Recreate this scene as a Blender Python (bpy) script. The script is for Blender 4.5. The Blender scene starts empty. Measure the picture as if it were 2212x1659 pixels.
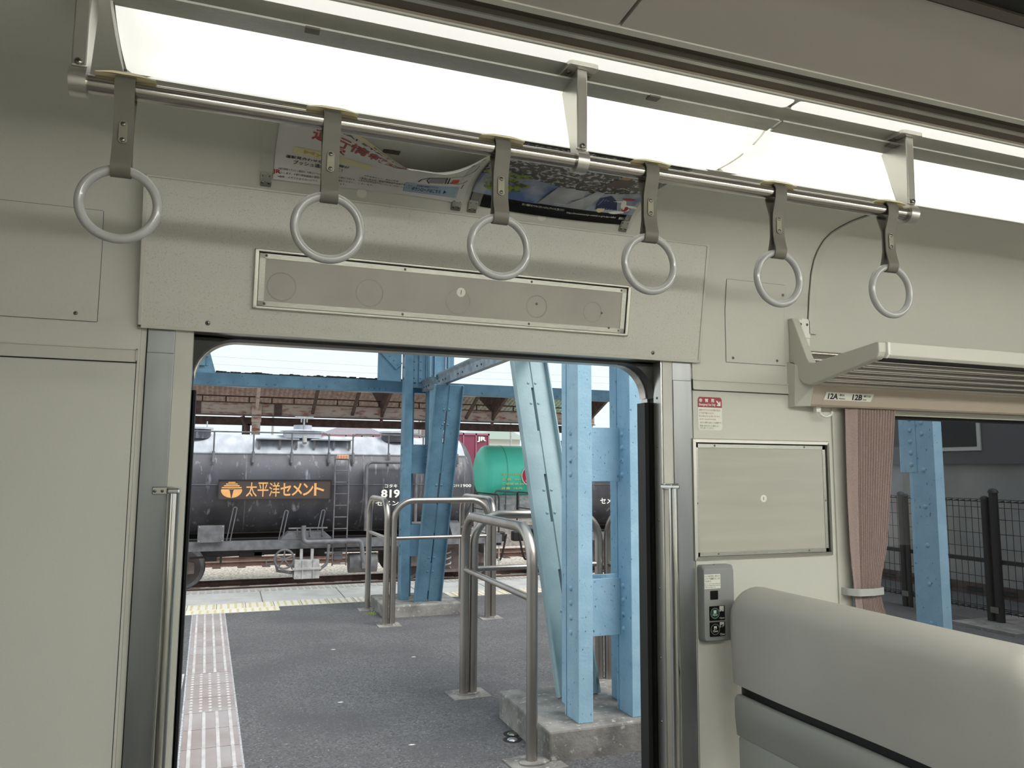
import bpy, math, random
from mathutils import Matrix, Vector
random.seed(7)
PI = math.pi
sc = bpy.context.scene
col = sc.collection
# ------------------------------------------------------------------ camera
cam_d = bpy.data.cameras.new('camera')
cam_d.sensor_fit = 'HORIZONTAL'; cam_d.sensor_width = 36.0
cam_d.lens = 36.0 * 1651.2 / 2212.0
cam_d.clip_start = 0.02; cam_d.clip_end = 500
cam = bpy.data.objects.new('camera', cam_d); col.objects.link(cam)
def cam_matrix(yaw, pitch, roll, loc):
    cy, sy, cp, sp = math.cos(yaw), math.sin(yaw), math.cos(pitch), math.sin(pitch)
    f = Vector((sy*cp, cy*cp, sp)); r = Vector((cy, -sy, 0)); u = r.cross(f)
    cr, sr = math.cos(roll), math.sin(roll)
    R_ = r*cr + u*sr; U_ = u*cr - r*sr
    return Matrix(((R_.x, U_.x, -f.x, loc[0]), (R_.y, U_.y, -f.y, loc[1]), (R_.z, U_.z, -f.z, loc[2]), (0, 0, 0, 1)))
cam.matrix_world = cam_matrix(0.355185, 0.110714, 0.006222, (0, -2.0, 1.45))
sc.camera = cam
# ------------------------------------------------------------------ world / exposure
w = bpy.data.worlds.new('sky'); sc.world = w; w.use_nodes = True
bg = w.node_tree.nodes['Background']
bg.inputs[0].default_value = (0.86, 0.96, 1.0, 1); bg.inputs[1].default_value = 0.90
sd = bpy.data.lights.new('sun', 'SUN'); sd.energy = 2.9; sd.angle = math.radians(40); sd.color = (1, .98, .95)
so = bpy.data.objects.new('sun', sd); col.objects.link(so); so.rotation_euler = (math.radians(38), 0, math.radians(38))
sc.view_settings.view_transform = 'Standard'; sc.view_settings.look = 'None'
sc.view_settings.gamma = 1.0; sc.view_settings.exposure = 0.26; sc.view_settings.use_curve_mapping = False
EMIT_NEAR = 0.46; EMIT_FAR = 17.5

# ------------------------------------------------------------------ materials
def lin(c):
    c = c/255.0
    return c/12.92 if c <= .04045 else ((c+.055)/1.055)**2.4
def rgb(r, g, b): return (lin(r), lin(g), lin(b), 1)
MATS = {}
def mat(name, c, rough=.5, metal=0.0, c2=None, scale=20, fac=1.0, bump=0.0, bscale=None, stretch=None, spec=.5,
        emit=0.0, trans=0.0, alpha=1.0, thresh=None, coat=0.0, detail=4):
    m = bpy.data.materials.new(name); m.use_nodes = True
    nt = m.node_tree; b = nt.nodes['Principled BSDF']
    b.inputs['Base Color'].default_value = c; b.inputs['Roughness'].default_value = rough
    b.inputs['Metallic'].default_value = metal
    b.inputs['Specular IOR Level'].default_value = spec
    if coat: b.inputs['Coat Weight'].default_value = coat
    if trans: b.inputs['Transmission Weight'].default_value = trans
    if alpha < 1: b.inputs['Alpha'].default_value = alpha
    if emit:
        b.inputs['Emission Color'].default_value = c; b.inputs['Emission Strength'].default_value = emit
    if c2 or bump:
        tc = nt.nodes.new('ShaderNodeTexCoord'); mp = nt.nodes.new('ShaderNodeMapping')
        nt.links.new(tc.outputs['Object'], mp.inputs[0])
        if stretch: mp.inputs['Scale'].default_value = stretch
    if c2:
        n = nt.nodes.new('ShaderNodeTexNoise'); n.inputs['Scale'].default_value = scale; n.inputs['Detail'].default_value = detail
        nt.links.new(mp.outputs[0], n.inputs[0])
        r = nt.nodes.new('ShaderNodeValToRGB')
        lo, hi = thresh if thresh else (.35, .65)
        r.color_ramp.elements[0].position = lo; r.color_ramp.elements[1].position = hi
        r.color_ramp.elements[0].color = c; r.color_ramp.elements[1].color = c2
        nt.links.new(n.outputs[0], r.inputs[0]); nt.links.new(r.outputs[0], b.inputs['Base Color'])
    if bump:
        n2 = nt.nodes.new('ShaderNodeTexNoise'); n2.inputs['Scale'].default_value = bscale or scale*4; n2.inputs['Detail'].default_value = 3
        nt.links.new(mp.outputs[0], n2.inputs[0])
        bu = nt.nodes.new('ShaderNodeBump'); bu.inputs['Strength'].default_value = bump; bu.inputs['Distance'].default_value = .01
        nt.links.new(n2.outputs[0], bu.inputs['Height']); nt.links.new(bu.outputs[0], b.inputs['Normal'])
    MATS[name] = m
    return m
def layer(m, c, scale, thresh, stretch=None, kind='noise'):
    """add another noise-masked colour over the base colour of a material"""
    nt = m.node_tree; b = nt.nodes['Principled BSDF']; inp = b.inputs['Base Color']
    tc = nt.nodes.new('ShaderNodeTexCoord'); mp = nt.nodes.new('ShaderNodeMapping')
    nt.links.new(tc.outputs['Object'], mp.inputs[0])
    if stretch: mp.inputs['Scale'].default_value = stretch
    if kind == 'voronoi':
        n = nt.nodes.new('ShaderNodeTexVoronoi'); n.inputs['Scale'].default_value = scale; o = n.outputs['Distance']
    else:
        n = nt.nodes.new('ShaderNodeTexNoise'); n.inputs['Scale'].default_value = scale; n.inputs['Detail'].default_value = 5; o = n.outputs[0]
    nt.links.new(mp.outputs[0], n.inputs[0])
    mr = nt.nodes.new('ShaderNodeMapRange'); mr.inputs[1].default_value = thresh[0]; mr.inputs[2].default_value = thresh[1]
    nt.links.new(o, mr.inputs[0])
    mx = nt.nodes.new('ShaderNodeMix'); mx.data_type = 'RGBA'
    nt.links.new(mr.outputs[0], mx.inputs[0])
    if inp.is_linked:
        nt.links.new(inp.links[0].from_socket, mx.inputs[6])
    else: mx.inputs[6].default_value = inp.default_value
    mx.inputs[7].default_value = c
    nt.links.new(mx.outputs[2], inp)
    return m
WALL = mat('wall_melamine', rgb(204, 204, 195), .55, c2=rgb(199, 198, 189), scale=260, thresh=(.55, .7), bump=.02, bscale=500)
WALLP = mat('header_melamine', rgb(206, 206, 197), .5, c2=rgb(182, 182, 172), scale=330, thresh=(.56, .68), bump=.03, bscale=500)
TRIM = mat('beige_trim', rgb(200, 199, 189), .4)
TRIMG = mat('cool_grey_trim', rgb(186, 190, 186), .45)
CEIL = mat('ceiling_panel', rgb(196, 190, 182), .5)
ALU = mat('brushed_aluminium', rgb(190, 190, 182), .32, .9, c2=rgb(165, 165, 158), scale=60, stretch=(1, 40, 40))
ALUB = mat('satin_aluminium', rgb(205, 203, 195), .3, .85)
STEEL = mat('stainless_jamb', rgb(140, 142, 145), .38, .85, c2=rgb(156, 158, 158), scale=3, stretch=(4, 4, .6))
CHROME = mat('polished_tube', rgb(215, 215, 212), .12, 1.0)
POLEM = mat('pole_steel', rgb(190, 185, 178), .2, 1.0)
SCREW = mat('screw_steel', rgb(150, 148, 140), .3, 1.0)
DARKM = mat('dark_slot', rgb(22, 21, 20), .6)
BRONZE = mat('bronze_anodised', rgb(118, 108, 96), .45, .6)
RUB = mat('black_rubber', rgb(16, 15, 15), .45)
BLACK = mat('black_plastic', rgb(10, 10, 11), .3)
STRAP = mat('strap_vinyl', rgb(108, 105, 94), .5, bump=.03, bscale=900)
CREAM = mat('cream_plastic', rgb(236, 226, 190), .4)
RING = mat('grey_ring_plastic', rgb(170, 171, 169), .22, coat=.3)
SEATM = mat('seat_cover_vinyl', rgb(188, 186, 178), .5, c2=rgb(178, 177, 171), scale=2.5, bump=.05, bscale=500)
SEATB = mat('seat_shell', rgb(150, 152, 146), .5)
CURT = mat('pinkish_brown_cloth', rgb(166, 147, 142), .85, c2=rgb(150, 130, 125), scale=420, thresh=(.45, .6), bump=.2, bscale=700)
BRONZD = mat('dark_bronze', rgb(84, 78, 68), .5, .4)
FASC = mat('beige_fascia', rgb(182, 169, 154), .45)
WHITE = mat('white_print', rgb(238, 238, 232), .5)
STICK = mat('sticker_offwhite', rgb(228, 228, 216), .4)
INKB = mat('ink_black', rgb(22, 22, 24), .5)
INKR = mat('ink_dark_red', rgb(125, 38, 48), .5)
REDL = mat('sticker_crimson', rgb(158, 22, 52), .4)
GREENB = mat('button_green', rgb(30, 78, 62), .35)
BOXG = mat('button_box_grey', rgb(146, 148, 147), .4)
HOLD = mat('poster_holder_face', rgb(186, 185, 174), .16, c2=rgb(177, 176, 165), scale=1.5, stretch=(1, 1, 14))
HOLD2 = mat('display_cover', rgb(178, 176, 166), .14, c2=rgb(166, 163, 155), scale=4)
BLUE = mat('blue_steel_paint', rgb(172, 208, 228), .45, c2=rgb(158, 197, 219), scale=9, bump=.15, bscale=60)
layer(BLUE, rgb(92, 130, 148), 60, (.66, .69), (1, 1, .6))
BLUED = mat('shaded_worn_blue_paint', rgb(112, 152, 175), .5, c2=rgb(96, 134, 157), scale=6, bump=.2, bscale=60)  # same blue paint, darkened for the shade under the bridge, with worn flecks
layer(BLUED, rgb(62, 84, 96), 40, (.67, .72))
PALEB = mat('pale_blue_grey_paint', rgb(166, 190, 194), .45, c2=rgb(150, 176, 182), scale=5, bump=.1, bscale=50)
layer(PALEB, rgb(92, 100, 92), 12, (.68, .74), (1, 1, .25))
INOX = mat('satin_stainless_pipe', rgb(190, 184, 178), .36, 1.0, c2=rgb(168, 160, 152), scale=4, stretch=(1, 1, .4))
ASPH = mat('asphalt', rgb(122, 120, 121), .85, c2=rgb(72, 71, 73), scale=75, bump=.6, bscale=120, thresh=(.3, .7), detail=8)
layer(ASPH, rgb(88, 86, 88), 1.4, (.42, .72), (1, 1.3, 1))
layer(ASPH, rgb(186, 186, 188), 95, (.66, .72))
CONC = mat('plinth_concrete', rgb(158, 154, 148), .9, c2=rgb(120, 116, 112), scale=7, bump=.4, bscale=40)
layer(CONC, rgb(186, 182, 176), 30, (.6, .7))
PAVE = mat('pale_paving', rgb(214, 209, 204), .8, c2=rgb(196, 190, 184), scale=5, bump=.1)
TACB = mat('brown_tactile_tile', rgb(148, 134, 130), .8, c2=rgb(168, 160, 160), scale=2.2, bump=.1, thresh=(.3, .6))
TACR = mat('tactile_ridge', rgb(206, 202, 202), .8, c2=rgb(188, 180, 178), scale=9)
TACY = mat('yellow_tactile_tile', rgb(236, 231, 217), .8, c2=rgb(230, 221, 198), scale=5)
TACYD = mat('worn_yellow_dot', rgb(214, 198, 156), .8)
GROUT = mat('joint_line', rgb(128, 118, 112), .9)
BALL = mat('ballast', rgb(226, 216, 202), .95, c2=rgb(128, 118, 110), scale=16, bump=1.0, bscale=22, thresh=(.38, .66), detail=6)
layer(BALL, rgb(222, 214, 202), 9, (.55, .7))
RAILM = mat('rusty_rail', rgb(112, 86, 76), .6, c2=rgb(92, 70, 62), scale=10)
RHEAD = mat('shiny_rail_head', rgb(210, 208, 206), .25, .9)
TANKB = mat('tank_black', rgb(62, 62, 68), .42, c2=rgb(82, 82, 90), scale=1.6, stretch=(1.2, 1, .5), bump=.05, bscale=5)
layer(TANKB, rgb(168, 168, 176), 5.5, (.60, .80), (1.6, 1.6, .16))
layer(TANKB, rgb(196, 150, 138), 30, (.70, .74), (1, 1, 1.2))
TANKS = mat('cement_dusted_silver', rgb(192, 195, 202), .6, c2=rgb(168, 172, 180), scale=3, stretch=(2, 1, .5))
TANKG = mat('dusty_grey_steel', rgb(112, 112, 116), .6, c2=rgb(88, 88, 92), scale=6)
TANKL = mat('pale_dusty_steel', rgb(176, 176, 176), .7, c2=rgb(146, 146, 146), scale=9)
IRON = mat('black_iron', rgb(36, 34, 34), .6)
RUSTY = mat('brown_bogie_steel', rgb(112, 100, 98), .8, c2=rgb(88, 78, 76), scale=8)
GOLD = mat('sign_orange_gold', rgb(238, 178, 112), .5, c2=rgb(222, 164, 104), scale=12)
SIGNB = mat('sign_brown_board', rgb(72, 62, 58), .5)
GREENT = mat('tank_green', rgb(110, 255, 226), .4)
YELI = mat('pale_yellow_lettering', rgb(226, 222, 150), .5)
REDI = mat('emblem_red', rgb(214, 46, 70), .5)
YEL = mat('emblem_yellow', rgb(246, 206, 60), .5)
CONT = mat('maroon_container', rgb(142, 62, 88), .5)
ROOFC = mat('canopy_sheet', rgb(204, 184, 176), .8, c2=rgb(170, 146, 138), scale=5)
RUST = mat('rusted_white_beam', rgb(196, 182, 172), .8, c2=rgb(146, 78, 66), scale=3.2, stretch=(1, 1, 3), thresh=(.5, .72))
RUSTD = mat('dark_rust_steel', rgb(104, 84, 80), .8, c2=rgb(74, 62, 60), scale=5)
HOUSE = mat('pale_house_wall', rgb(205, 205, 196), .8)
HROOF = mat('slate_roof', rgb(176, 172, 182), .7, c2=rgb(150, 146, 158), scale=20)
HROOFG = mat('green_roof', rgb(170, 186, 178), .7)
FENCE = mat('dark_brown_fence', rgb(40, 34, 34), .5)
PCOL = mat('pinkish_pole', rgb(178, 162, 160), .8)
BWALL = mat('annexe_light_wall', rgb(170, 166, 160), .8, c2=rgb(150, 146, 142), scale=2)
BDARK = mat('annexe_dark_wall', rgb(96, 92, 94), .6)
POSTW = mat('poster_paper', rgb(222, 220, 218), .45)
POSTY = mat('poster_cream', rgb(226, 216, 170), .45)
POSTR = mat('poster_red', rgb(170, 48, 52), .45)
POSTT = mat('poster_tan', rgb(206, 178, 120), .45)
POSTB = mat('poster_pale_blue', rgb(160, 182, 200), .45)
NAVY = mat('poster_navy', rgb(34, 48, 96), .45)
PGREY = mat('poster_grey', rgb(150, 150, 156), .45)
PTER = mat('poster_orange_red', rgb(190, 82, 50), .45)
CROWD = mat('poster_crowd_print', rgb(38, 36, 42), .25, c2=rgb(170, 168, 176), scale=75, thresh=(.5, .6), detail=8)
PSKY = mat('poster_sky_print', rgb(84, 108, 156), .25, c2=rgb(186, 190, 200), scale=9, thresh=(.4, .7))
PTREE = mat('poster_leaf_print', rgb(132, 150, 60), .25, c2=rgb(60, 74, 40), scale=60, thresh=(.45, .6))
PMET = mat('poster_silver_print', rgb(120, 122, 132), .25, c2=rgb(180, 182, 190), scale=6)
PDARK = mat('poster_black_print', rgb(14, 14, 18), .25)
CLEAR = mat('clear_plastic_strip', rgb(200, 200, 190), .2, alpha=.35)

def glass_mat(name, tint):
    m = bpy.data.materials.new(name); m.use_nodes = True; nt = m.node_tree
    for n in list(nt.nodes): nt.nodes.remove(n)
    o = nt.nodes.new('ShaderNodeOutputMaterial'); t = nt.nodes.new('ShaderNodeBsdfTransparent')
    g = nt.nodes.new('ShaderNodeBsdfGlossy'); g.inputs['Roughness'].default_value = .02
    f = nt.nodes.new('ShaderNodeFresnel'); f.inputs[0].default_value = 1.5
    ge = nt.nodes.new('ShaderNodeNewGeometry'); sb_ = nt.nodes.new('ShaderNodeMath'); sb_.operation = 'SUBTRACT'; sb_.inputs[0].default_value = 1.0
    nt.links.new(ge.outputs['Backfacing'], sb_.inputs[1])
    ml = nt.nodes.new('ShaderNodeMath'); ml.operation = 'MULTIPLY'
    nt.links.new(f.outputs[0], ml.inputs[0]); nt.links.new(sb_.outputs[0], ml.inputs[1])
    tm = nt.nodes.new('ShaderNodeMix'); tm.data_type = 'RGBA'; tm.inputs[6].default_value = tint; tm.inputs[7].default_value = (1, 1, 1, 1)
    nt.links.new(ge.outputs['Backfacing'], tm.inputs[0]); nt.links.new(tm.outputs[2], t.inputs[0])
    mx = nt.nodes.new('ShaderNodeMixShader')
    nt.links.new(ml.outputs[0], mx.inputs[0]); nt.links.new(t.outputs[0], mx.inputs[1]); nt.links.new(g.outputs[0], mx.inputs[2])
    nt.links.new(mx.outputs[0], o.inputs[0]); return m
GLASS = glass_mat('tinted_window_glass', (.55, .56, .58, 1))
GLASSC = glass_mat('clear_window_glass', (.92, .93, .93, 1))
def diffuser_mat(name, strength, color):
    m = bpy.data.materials.new(name); m.use_nodes = True; nt = m.node_tree
    for n in list(nt.nodes): nt.nodes.remove(n)
    o = nt.nodes.new('ShaderNodeOutputMaterial'); e = nt.nodes.new('ShaderNodeEmission')
    e.inputs[0].default_value = color; e.inputs[1].default_value = strength
    t = nt.nodes.new('ShaderNodeBsdfTranslucent'); t.inputs[0].default_value = (.8, .795, .76, 1)
    a = nt.nodes.new('ShaderNodeAddShader')
    nt.links.new(e.outputs[0], a.inputs[0]); nt.links.new(t.outputs[0], a.inputs[1]); nt.links.new(a.outputs[0], o.inputs[0])
    return m

# ------------------------------------------------------------------ mesh helpers
def V(*a): return Vector(a)
def frame(o, up=(0, 0, 1), right=(1, 0, 0)):
    r = Vector(right).normalized(); u = Vector(up).normalized(); n = r.cross(u)
    return Matrix(((r.x, u.x, n.x, o[0]), (r.y, u.y, n.y, o[1]), (r.z, u.z, n.z, o[2]), (0, 0, 0, 1)))
WF = frame((0, 0, 0))                 # wall frame: a = x, b = z, c = towards the cabin
_tc = {}
def text2d(body, bold=0.0, res=2):
    k = (body, bold, res)
    if k in _tc: return _tc[k]
    c = bpy.data.curves.new('txt', 'FONT'); c.body = body; c.size = 1; c.offset = bold; c.resolution_u = res
    c.space_line = 1.0
    o = bpy.data.objects.new('txt', c); col.objects.link(o)
    bpy.context.view_layer.update()
    dg = bpy.context.evaluated_depsgraph_get()
    me = bpy.data.meshes.new_from_object(o.evaluated_get(dg))
    vs = [(v.co.x, v.co.y) for v in me.vertices]; fs = [tuple(p.vertices) for p in me.polygons]
    bpy.data.objects.remove(o); bpy.data.curves.remove(c); bpy.data.meshes.remove(me)
    if not vs: vs, fs = [(0, 0), (1, 0), (1, 1)], [(0, 1, 2)]
    _tc[k] = (vs, fs); return _tc[k]
class MB:
    def __init__(s): s.v = []; s.f = []; s.m = []; s.sm = []; s.M = Matrix.Identity(4); s.mi = 0; s.smooth = False
    def at(s, M): s.M = M; return s
    def add(s, vs, fs, smooth=None):
        b = len(s.v)
        for p in vs: s.v.append(s.M @ Vector(p))
        for f in fs: s.f.append(tuple(i+b for i in f)); s.m.append(s.mi); s.sm.append(s.smooth if smooth is None else smooth)
        return s
    def box(s, x0, x1, y0, y1, z0, z1):
        vs = [(x, y, z) for x in (x0, x1) for y in (y0, y1) for z in (z0, z1)]
        return s.add(vs, [(0, 1, 3, 2), (4, 6, 7, 5), (0, 4, 5, 1), (2, 3, 7, 6), (0, 2, 6, 4), (1, 5, 7, 3)], False)
    def prism(s, poly, z0, z1, smooth=False):
        """poly in local (a,b), extruded along c"""
        n = len(poly)
        vs = [(p[0], p[1], z0) for p in poly] + [(p[0], p[1], z1) for p in poly]
        fs = [tuple(range(n))[::-1], tuple(range(n, 2*n))] + [(i, (i+1) % n, n+(i+1) % n, n+i) for i in range(n)]
        return s.add(vs, fs, smooth)
    def prism_x(s, poly, x0, x1, smooth=False):
        """poly in (y,z), extruded along x"""
        n = len(poly)
        vs = [(x0, p[0], p[1]) for p in poly] + [(x1, p[0], p[1]) for p in poly]
        fs = [tuple(range(n)), tuple(range(n, 2*n))[::-1]] + [(i, n+i, n+(i+1) % n, (i+1) % n) for i in range(n)]
        return s.add(vs, fs, smooth)
    def prism_y(s, poly, y0, y1, smooth=False):
        n = len(poly)
        vs = [(p[0], y0, p[1]) for p in poly] + [(p[0], y1, p[1]) for p in poly]
        fs = [tuple(range(n)), tuple(range(n, 2*n))[::-1]] + [(i, n+i, n+(i+1) % n, (i+1) % n) for i in range(n)]
        return s.add(vs, fs, smooth)
    def tube(s, path, r, seg=12, closed=False, cap=True, rr=None):
        P = [Vector(p) for p in path]; n = len(P)
        T = []
        for i in range(n):
            a = P[(i-1) % n] if (closed or i > 0) else P[i]; b = P[(i+1) % n] if (closed or i < n-1) else P[i]
            T.append((b-a).normalized())
        up = Vector((0, 0, 1)) if abs(T[0].z) < .9 else Vector((1, 0, 0))
        N = (up - T[0]*up.dot(T[0])).normalized(); vs = []
        for i in range(n):
            N = (N - T[i]*N.dot(T[i])).normalized(); B = T[i].cross(N)
            ri = rr[i] if rr else r
            for k in range(seg):
                t = 2*PI*k/seg; vs.append(P[i] + (N*math.cos(t) + B*math.sin(t))*ri)
        fs = []
        for i in range(n if closed else n-1):
            for k in range(seg):
                a = i*seg+k; b = i*seg+(k+1) % seg; j = (i+1) % n
                fs.append((a, b, j*seg+(k+1) % seg, j*seg+k))
        s.add(vs, fs, True)
        if cap and not closed: s.add([], [])
        if cap and not closed:
            b = len(s.v)-len(vs)
            s.f.append(tuple(b+k for k in range(seg))[::-1]); s.m.append(s.mi); s.sm.append(False)
            s.f.append(tuple(b+(n-1)*seg+k for k in range(seg))); s.m.append(s.mi); s.sm.append(False)
        return s
    def cyl(s, p0, p1, r, seg=16, r1=None): return s.tube([p0, p1], r, seg, rr=[r, r if r1 is None else r1])
    def dome(s, p, n, r, seg=10, h=.6):
        n = Vector(n).normalized(); up = Vector((0, 0, 1)) if abs(n.z) < .9 else Vector((1, 0, 0))
        a = n.cross(up).normalized(); b = n.cross(a); p = Vector(p); vs = []; fs = []
        for j in range(3):
            t = j*PI/2/3
            for k in range(seg):
                q = 2*PI*k/seg; vs.append(p + (a*math.cos(q)+b*math.sin(q))*r*math.cos(t) + n*r*h*math.sin(t))
        vs.append(p + n*r*h)
        for j in range(2):
            for k in range(seg): fs.append((j*seg+k, j*seg+(k+1) % seg, (j+1)*seg+(k+1) % seg, (j+1)*seg+k))
        for k in range(seg): fs.append((2*seg+k, 2*seg+(k+1) % seg, 3*seg))
        return s.add(vs, fs, True)
    def grid(s, fn, nu, nv, smooth=True, flip=False, closed_u=False):
        vs = [fn(i/nu, j/nv) for i in range(nu+1) for j in range(nv+1)]
        fs = []
        for i in range(nu):
            for j in range(nv):
                q = (i*(nv+1)+j, (i+1)*(nv+1)+j, (i+1)*(nv+1)+j+1, i*(nv+1)+j+1)
                fs.append(q[::-1] if flip else q)
        return s.add(vs, fs, smooth)
    def text(s, body, a0, a1, b0, b1, c=0.001, bold=0.0, S=None, keep=False, res=2):
        """flat lettering fitted into a box of local (a,b) at height c; S maps (a,b) onto a curved surface"""
        vs, fs = text2d(body, bold, res)
        xs = [p[0] for p in vs]; ys = [p[1] for p in vs]
        x0, x1, y0, y1 = min(xs), max(xs), min(ys), max(ys)
        sx = (a1-a0)/max(1e-6, x1-x0); sy = (b1-b0)/max(1e-6, y1-y0)
        if keep: sx = sy = min(sx, sy)
        pts = [(a0+(x-x0)*sx, b0+(y-y0)*sy) for x, y in vs]
        return s.add([S(a, b, c) if S else (a, b, c) for a, b in pts], fs, False)
    def ob(s, name, mats, parent=None, bevel=0, seg=2, kind=None, sharp=40, solid=0):
        me = bpy.data.meshes.new(name)
        off = ORIG[parent.name] if parent is not None else Vector((0, 0, 0))
        me.from_pydata([tuple(v-off) for v in s.v], [], s.f); me.update()
        if not isinstance(mats, (list, tuple)): mats = [mats]
        for m in mats: me.materials.append(m)
        me.polygons.foreach_set('material_index', s.m); me.polygons.foreach_set('use_smooth', s.sm)
        if any(s.sm): me.set_sharp_from_angle(angle=math.radians(sharp))
        o = bpy.data.objects.new(name, me); col.objects.link(o)
        if parent is not None: o.parent = parent
        ORIG[o.name] = off
        if bevel:
            bv = o.modifiers.new('bevel', 'BEVEL'); bv.width = bevel; bv.segments = seg; bv.limit_method = 'ANGLE'
        if solid:
            so_ = o.modifiers.new('solid', 'SOLIDIFY'); so_.thickness = solid; so_.offset = 0
        if kind: o['kind'] = kind
        return o
ORIG = {}
def thing(name, label, cat, loc=(0, 0, 0), group=None):
    o = bpy.data.objects.new(name, None); col.objects.link(o); o.location = loc; o.empty_display_size = .1
    o['label'] = label; o['category'] = cat
    if group: o['group'] = group
    ORIG[o.name] = Vector(loc)
    return o
def tag(o, label, cat, group=None):
    o['label'] = label; o['category'] = cat
    if group: o['group'] = group
    return o
def copy_tree(o, loc):
    c = o.copy(); col.objects.link(c); c.location = loc; ORIG[c.name] = Vector(loc)
    for ch in list(o.children):
        d = ch.copy(); col.objects.link(d); d.parent = c
        for g in list(ch.children):
            e = g.copy(); col.objects.link(e); e.parent = d
    return c
def rrect(a0, a1, b0, b1, r, n=5):
    P = []
    for cx, cy, t0 in ((a1-r, b1-r, 0), (a0+r, b1-r, 90), (a0+r, b0+r, 180), (a1-r, b0+r, 270)):
        for k in range(n+1):
            t = math.radians(t0+90*k/n); P.append((cx+r*math.cos(t), cy+r*math.sin(t)))
    return P
def circ(cx, cy, r, n=24): return [(cx+r*math.cos(2*PI*k/n), cy+r*math.sin(2*PI*k/n)) for k in range(n)]
def rounded(path, r, n=6):
    """round the corners of a polyline"""
    P = [Vector(p) for p in path]; out = [P[0]]
    for i in range(1, len(P)-1):
        a = (P[i-1]-P[i]); b = (P[i+1]-P[i]); la, lb = a.length, b.length; a.normalize(); b.normalize()
        ang = a.angle(b); d = min(r/math.tan(ang/2), la*.49, lb*.49) if ang > .01 else 0
        p0, p1 = P[i]+a*d, P[i]+b*d
        rr_ = d*math.tan(ang/2); c = P[i] + (a+b).normalized()*(rr_/math.sin(ang/2))
        v0, v1 = p0-c, p1-c; th = v0.angle(v1)
        for k in range(n+1):
            t = k/n
            out.append(c + (v0*math.sin((1-t)*th)+v1*math.sin(t*th))/math.sin(th) if th > 1e-4 else P[i])
    out.append(P[-1]); return out
def screw(parent, p, n=(0, -1, 0), r=.0045, name='screw'):
    b = MB(); p = Vector(p); n = Vector(n).normalized()
    b.dome(p, n, r, 10, .5)
    b.mi = 1; up = Vector((0, 0, 1)) if abs(n.z) < .9 else Vector((1, 0, 0)); a = n.cross(up).normalized(); u = a.cross(n)
    q = p+n*r*.42
    for d1, d2 in ((a, u), (u, a)):
        b.add([q+d1*r*.5+d2*r*.12+n*r*.12, q-d1*r*.5+d2*r*.12+n*r*.12, q-d1*r*.5-d2*r*.12+n*r*.12, q+d1*r*.5-d2*r*.12+n*r*.12], [(0, 1, 2, 3)])
    return b.ob(name, [SCREW, DARKM], parent)

# =================================================================== THE CABIN SHELL
XL, XR = -3.6, 8.2
ZF = 0.0
PROF = [(0, 1.76), (0, 1.949), (-.009, 2.026), (-.022, 2.10), (-.038, 2.143), (-.059, 2.173), (-.087, 2.197), (-.119, 2.211), (-.16, 2.219), (-.206, 2.223), (-.264, 2.222), (-.33, 2.219), (-.41, 2.214)]
def yz(z):
    """cove surface y at height z (z < 2.2)"""
    for (y0, z0), (y1, z1) in zip(PROF, PROF[1:]):
        if z0 <= z <= z1: return y0+(y1-y0)*(z-z0)/(z1-z0)
    return 0 if z < 1.76 else -.09
_L = [0]
for (y0, z0), (y1, z1) in zip(PROF, PROF[1:]): _L.append(_L[-1]+math.hypot(y1-y0, z1-z0))
def cove(sv, off=0.0):
    """point (y,z) at arc length sv from z=1.76, offset towards the cabin"""
    sv = max(0, min(_L[-1]-1e-6, sv))
    for i in range(len(_L)-1):
        if _L[i] <= sv <= _L[i+1]:
            t = (sv-_L[i])/(_L[i+1]-_L[i]); (y0, z0), (y1, z1) = PROF[i], PROF[i+1]
            dy, dz = (y1-y0), (z1-z0); l = math.hypot(dy, dz)
            return (y0+dy*t-dz/l*off, z0+dz*t+dy/l*off)
def sz(z):
    for i, ((y0, z0), (y1, z1)) in enumerate(zip(PROF, PROF[1:])):
        if z0 <= z <= z1: return _L[i]+(_L[i+1]-_L[i])*(z-z0)/(z1-z0)
DX0, DX1, DZ = -.09, 1.226, 1.78           # door opening
WX0, WX1, WZ0, WZ1 = 1.92, 3.55, .68, 1.652   # window opening
def struct(b, name, mats, **k):
    return b.ob(name, mats, None, kind='structure', **k)
b = MB()
b.box(XL, -.205, 0, .12, -.1, 1.76)
b.box(1.335, WX0, 0, .12, -.1, 1.76)
b.box(WX0, WX1, 0, .12, -.1, WZ0); b.box(WX0, WX1, 0, .12, WZ1, 1.76)
b.box(WX1, XR, 0, .12, -.1, .86); b.box(WX1, XR, 0, .12, WZ1, 1.76); b.box(WX1, 4.0, 0, .12, .86, WZ1); b.box(5.6, XR, 0, .12, .86, WZ1)
b.box(-.205, 1.335, .075, .12, 1.80, 2.2)
back = [(p[0]+.05, p[1]+.03) for p in PROF[::-1]]
b.prism_x(PROF+back, XL, -.205, smooth=True); b.prism_x(PROF+back, 1.335, XR, smooth=True)
b.prism_x([(0, 1.80)]+PROF[1:]+back[:-1]+[(.05, 1.83)], -.205, 1.335, smooth=True)
struct(b, 'wall_front', WALL, sharp=35)
b = MB()   # opposite side of the car with its window openings
for x0, x1 in ((XL, -2.4), (-.9, .0), (1.5, 1.9), (3.4, 3.8), (5.3, XR)): b.box(x0, x1, -2.82, -2.72, -.1, 2.3)
for x0, x1 in ((-2.4, -.9), (1.9, 3.4), (3.8, 5.3)): b.box(x0, x1, -2.82, -2.72, -.1, .86); b.box(x0, x1, -2.82, -2.72, 1.65, 2.3)
b.box(0, 1.5, -2.82, -2.72, -.1, .9); b.box(0, 1.5, -2.82, -2.72, 1.72, 2.3); b.box(.55, .95, -2.82, -2.72, .9, 1.72)
struct(b, 'wall_back', WALL)
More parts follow.
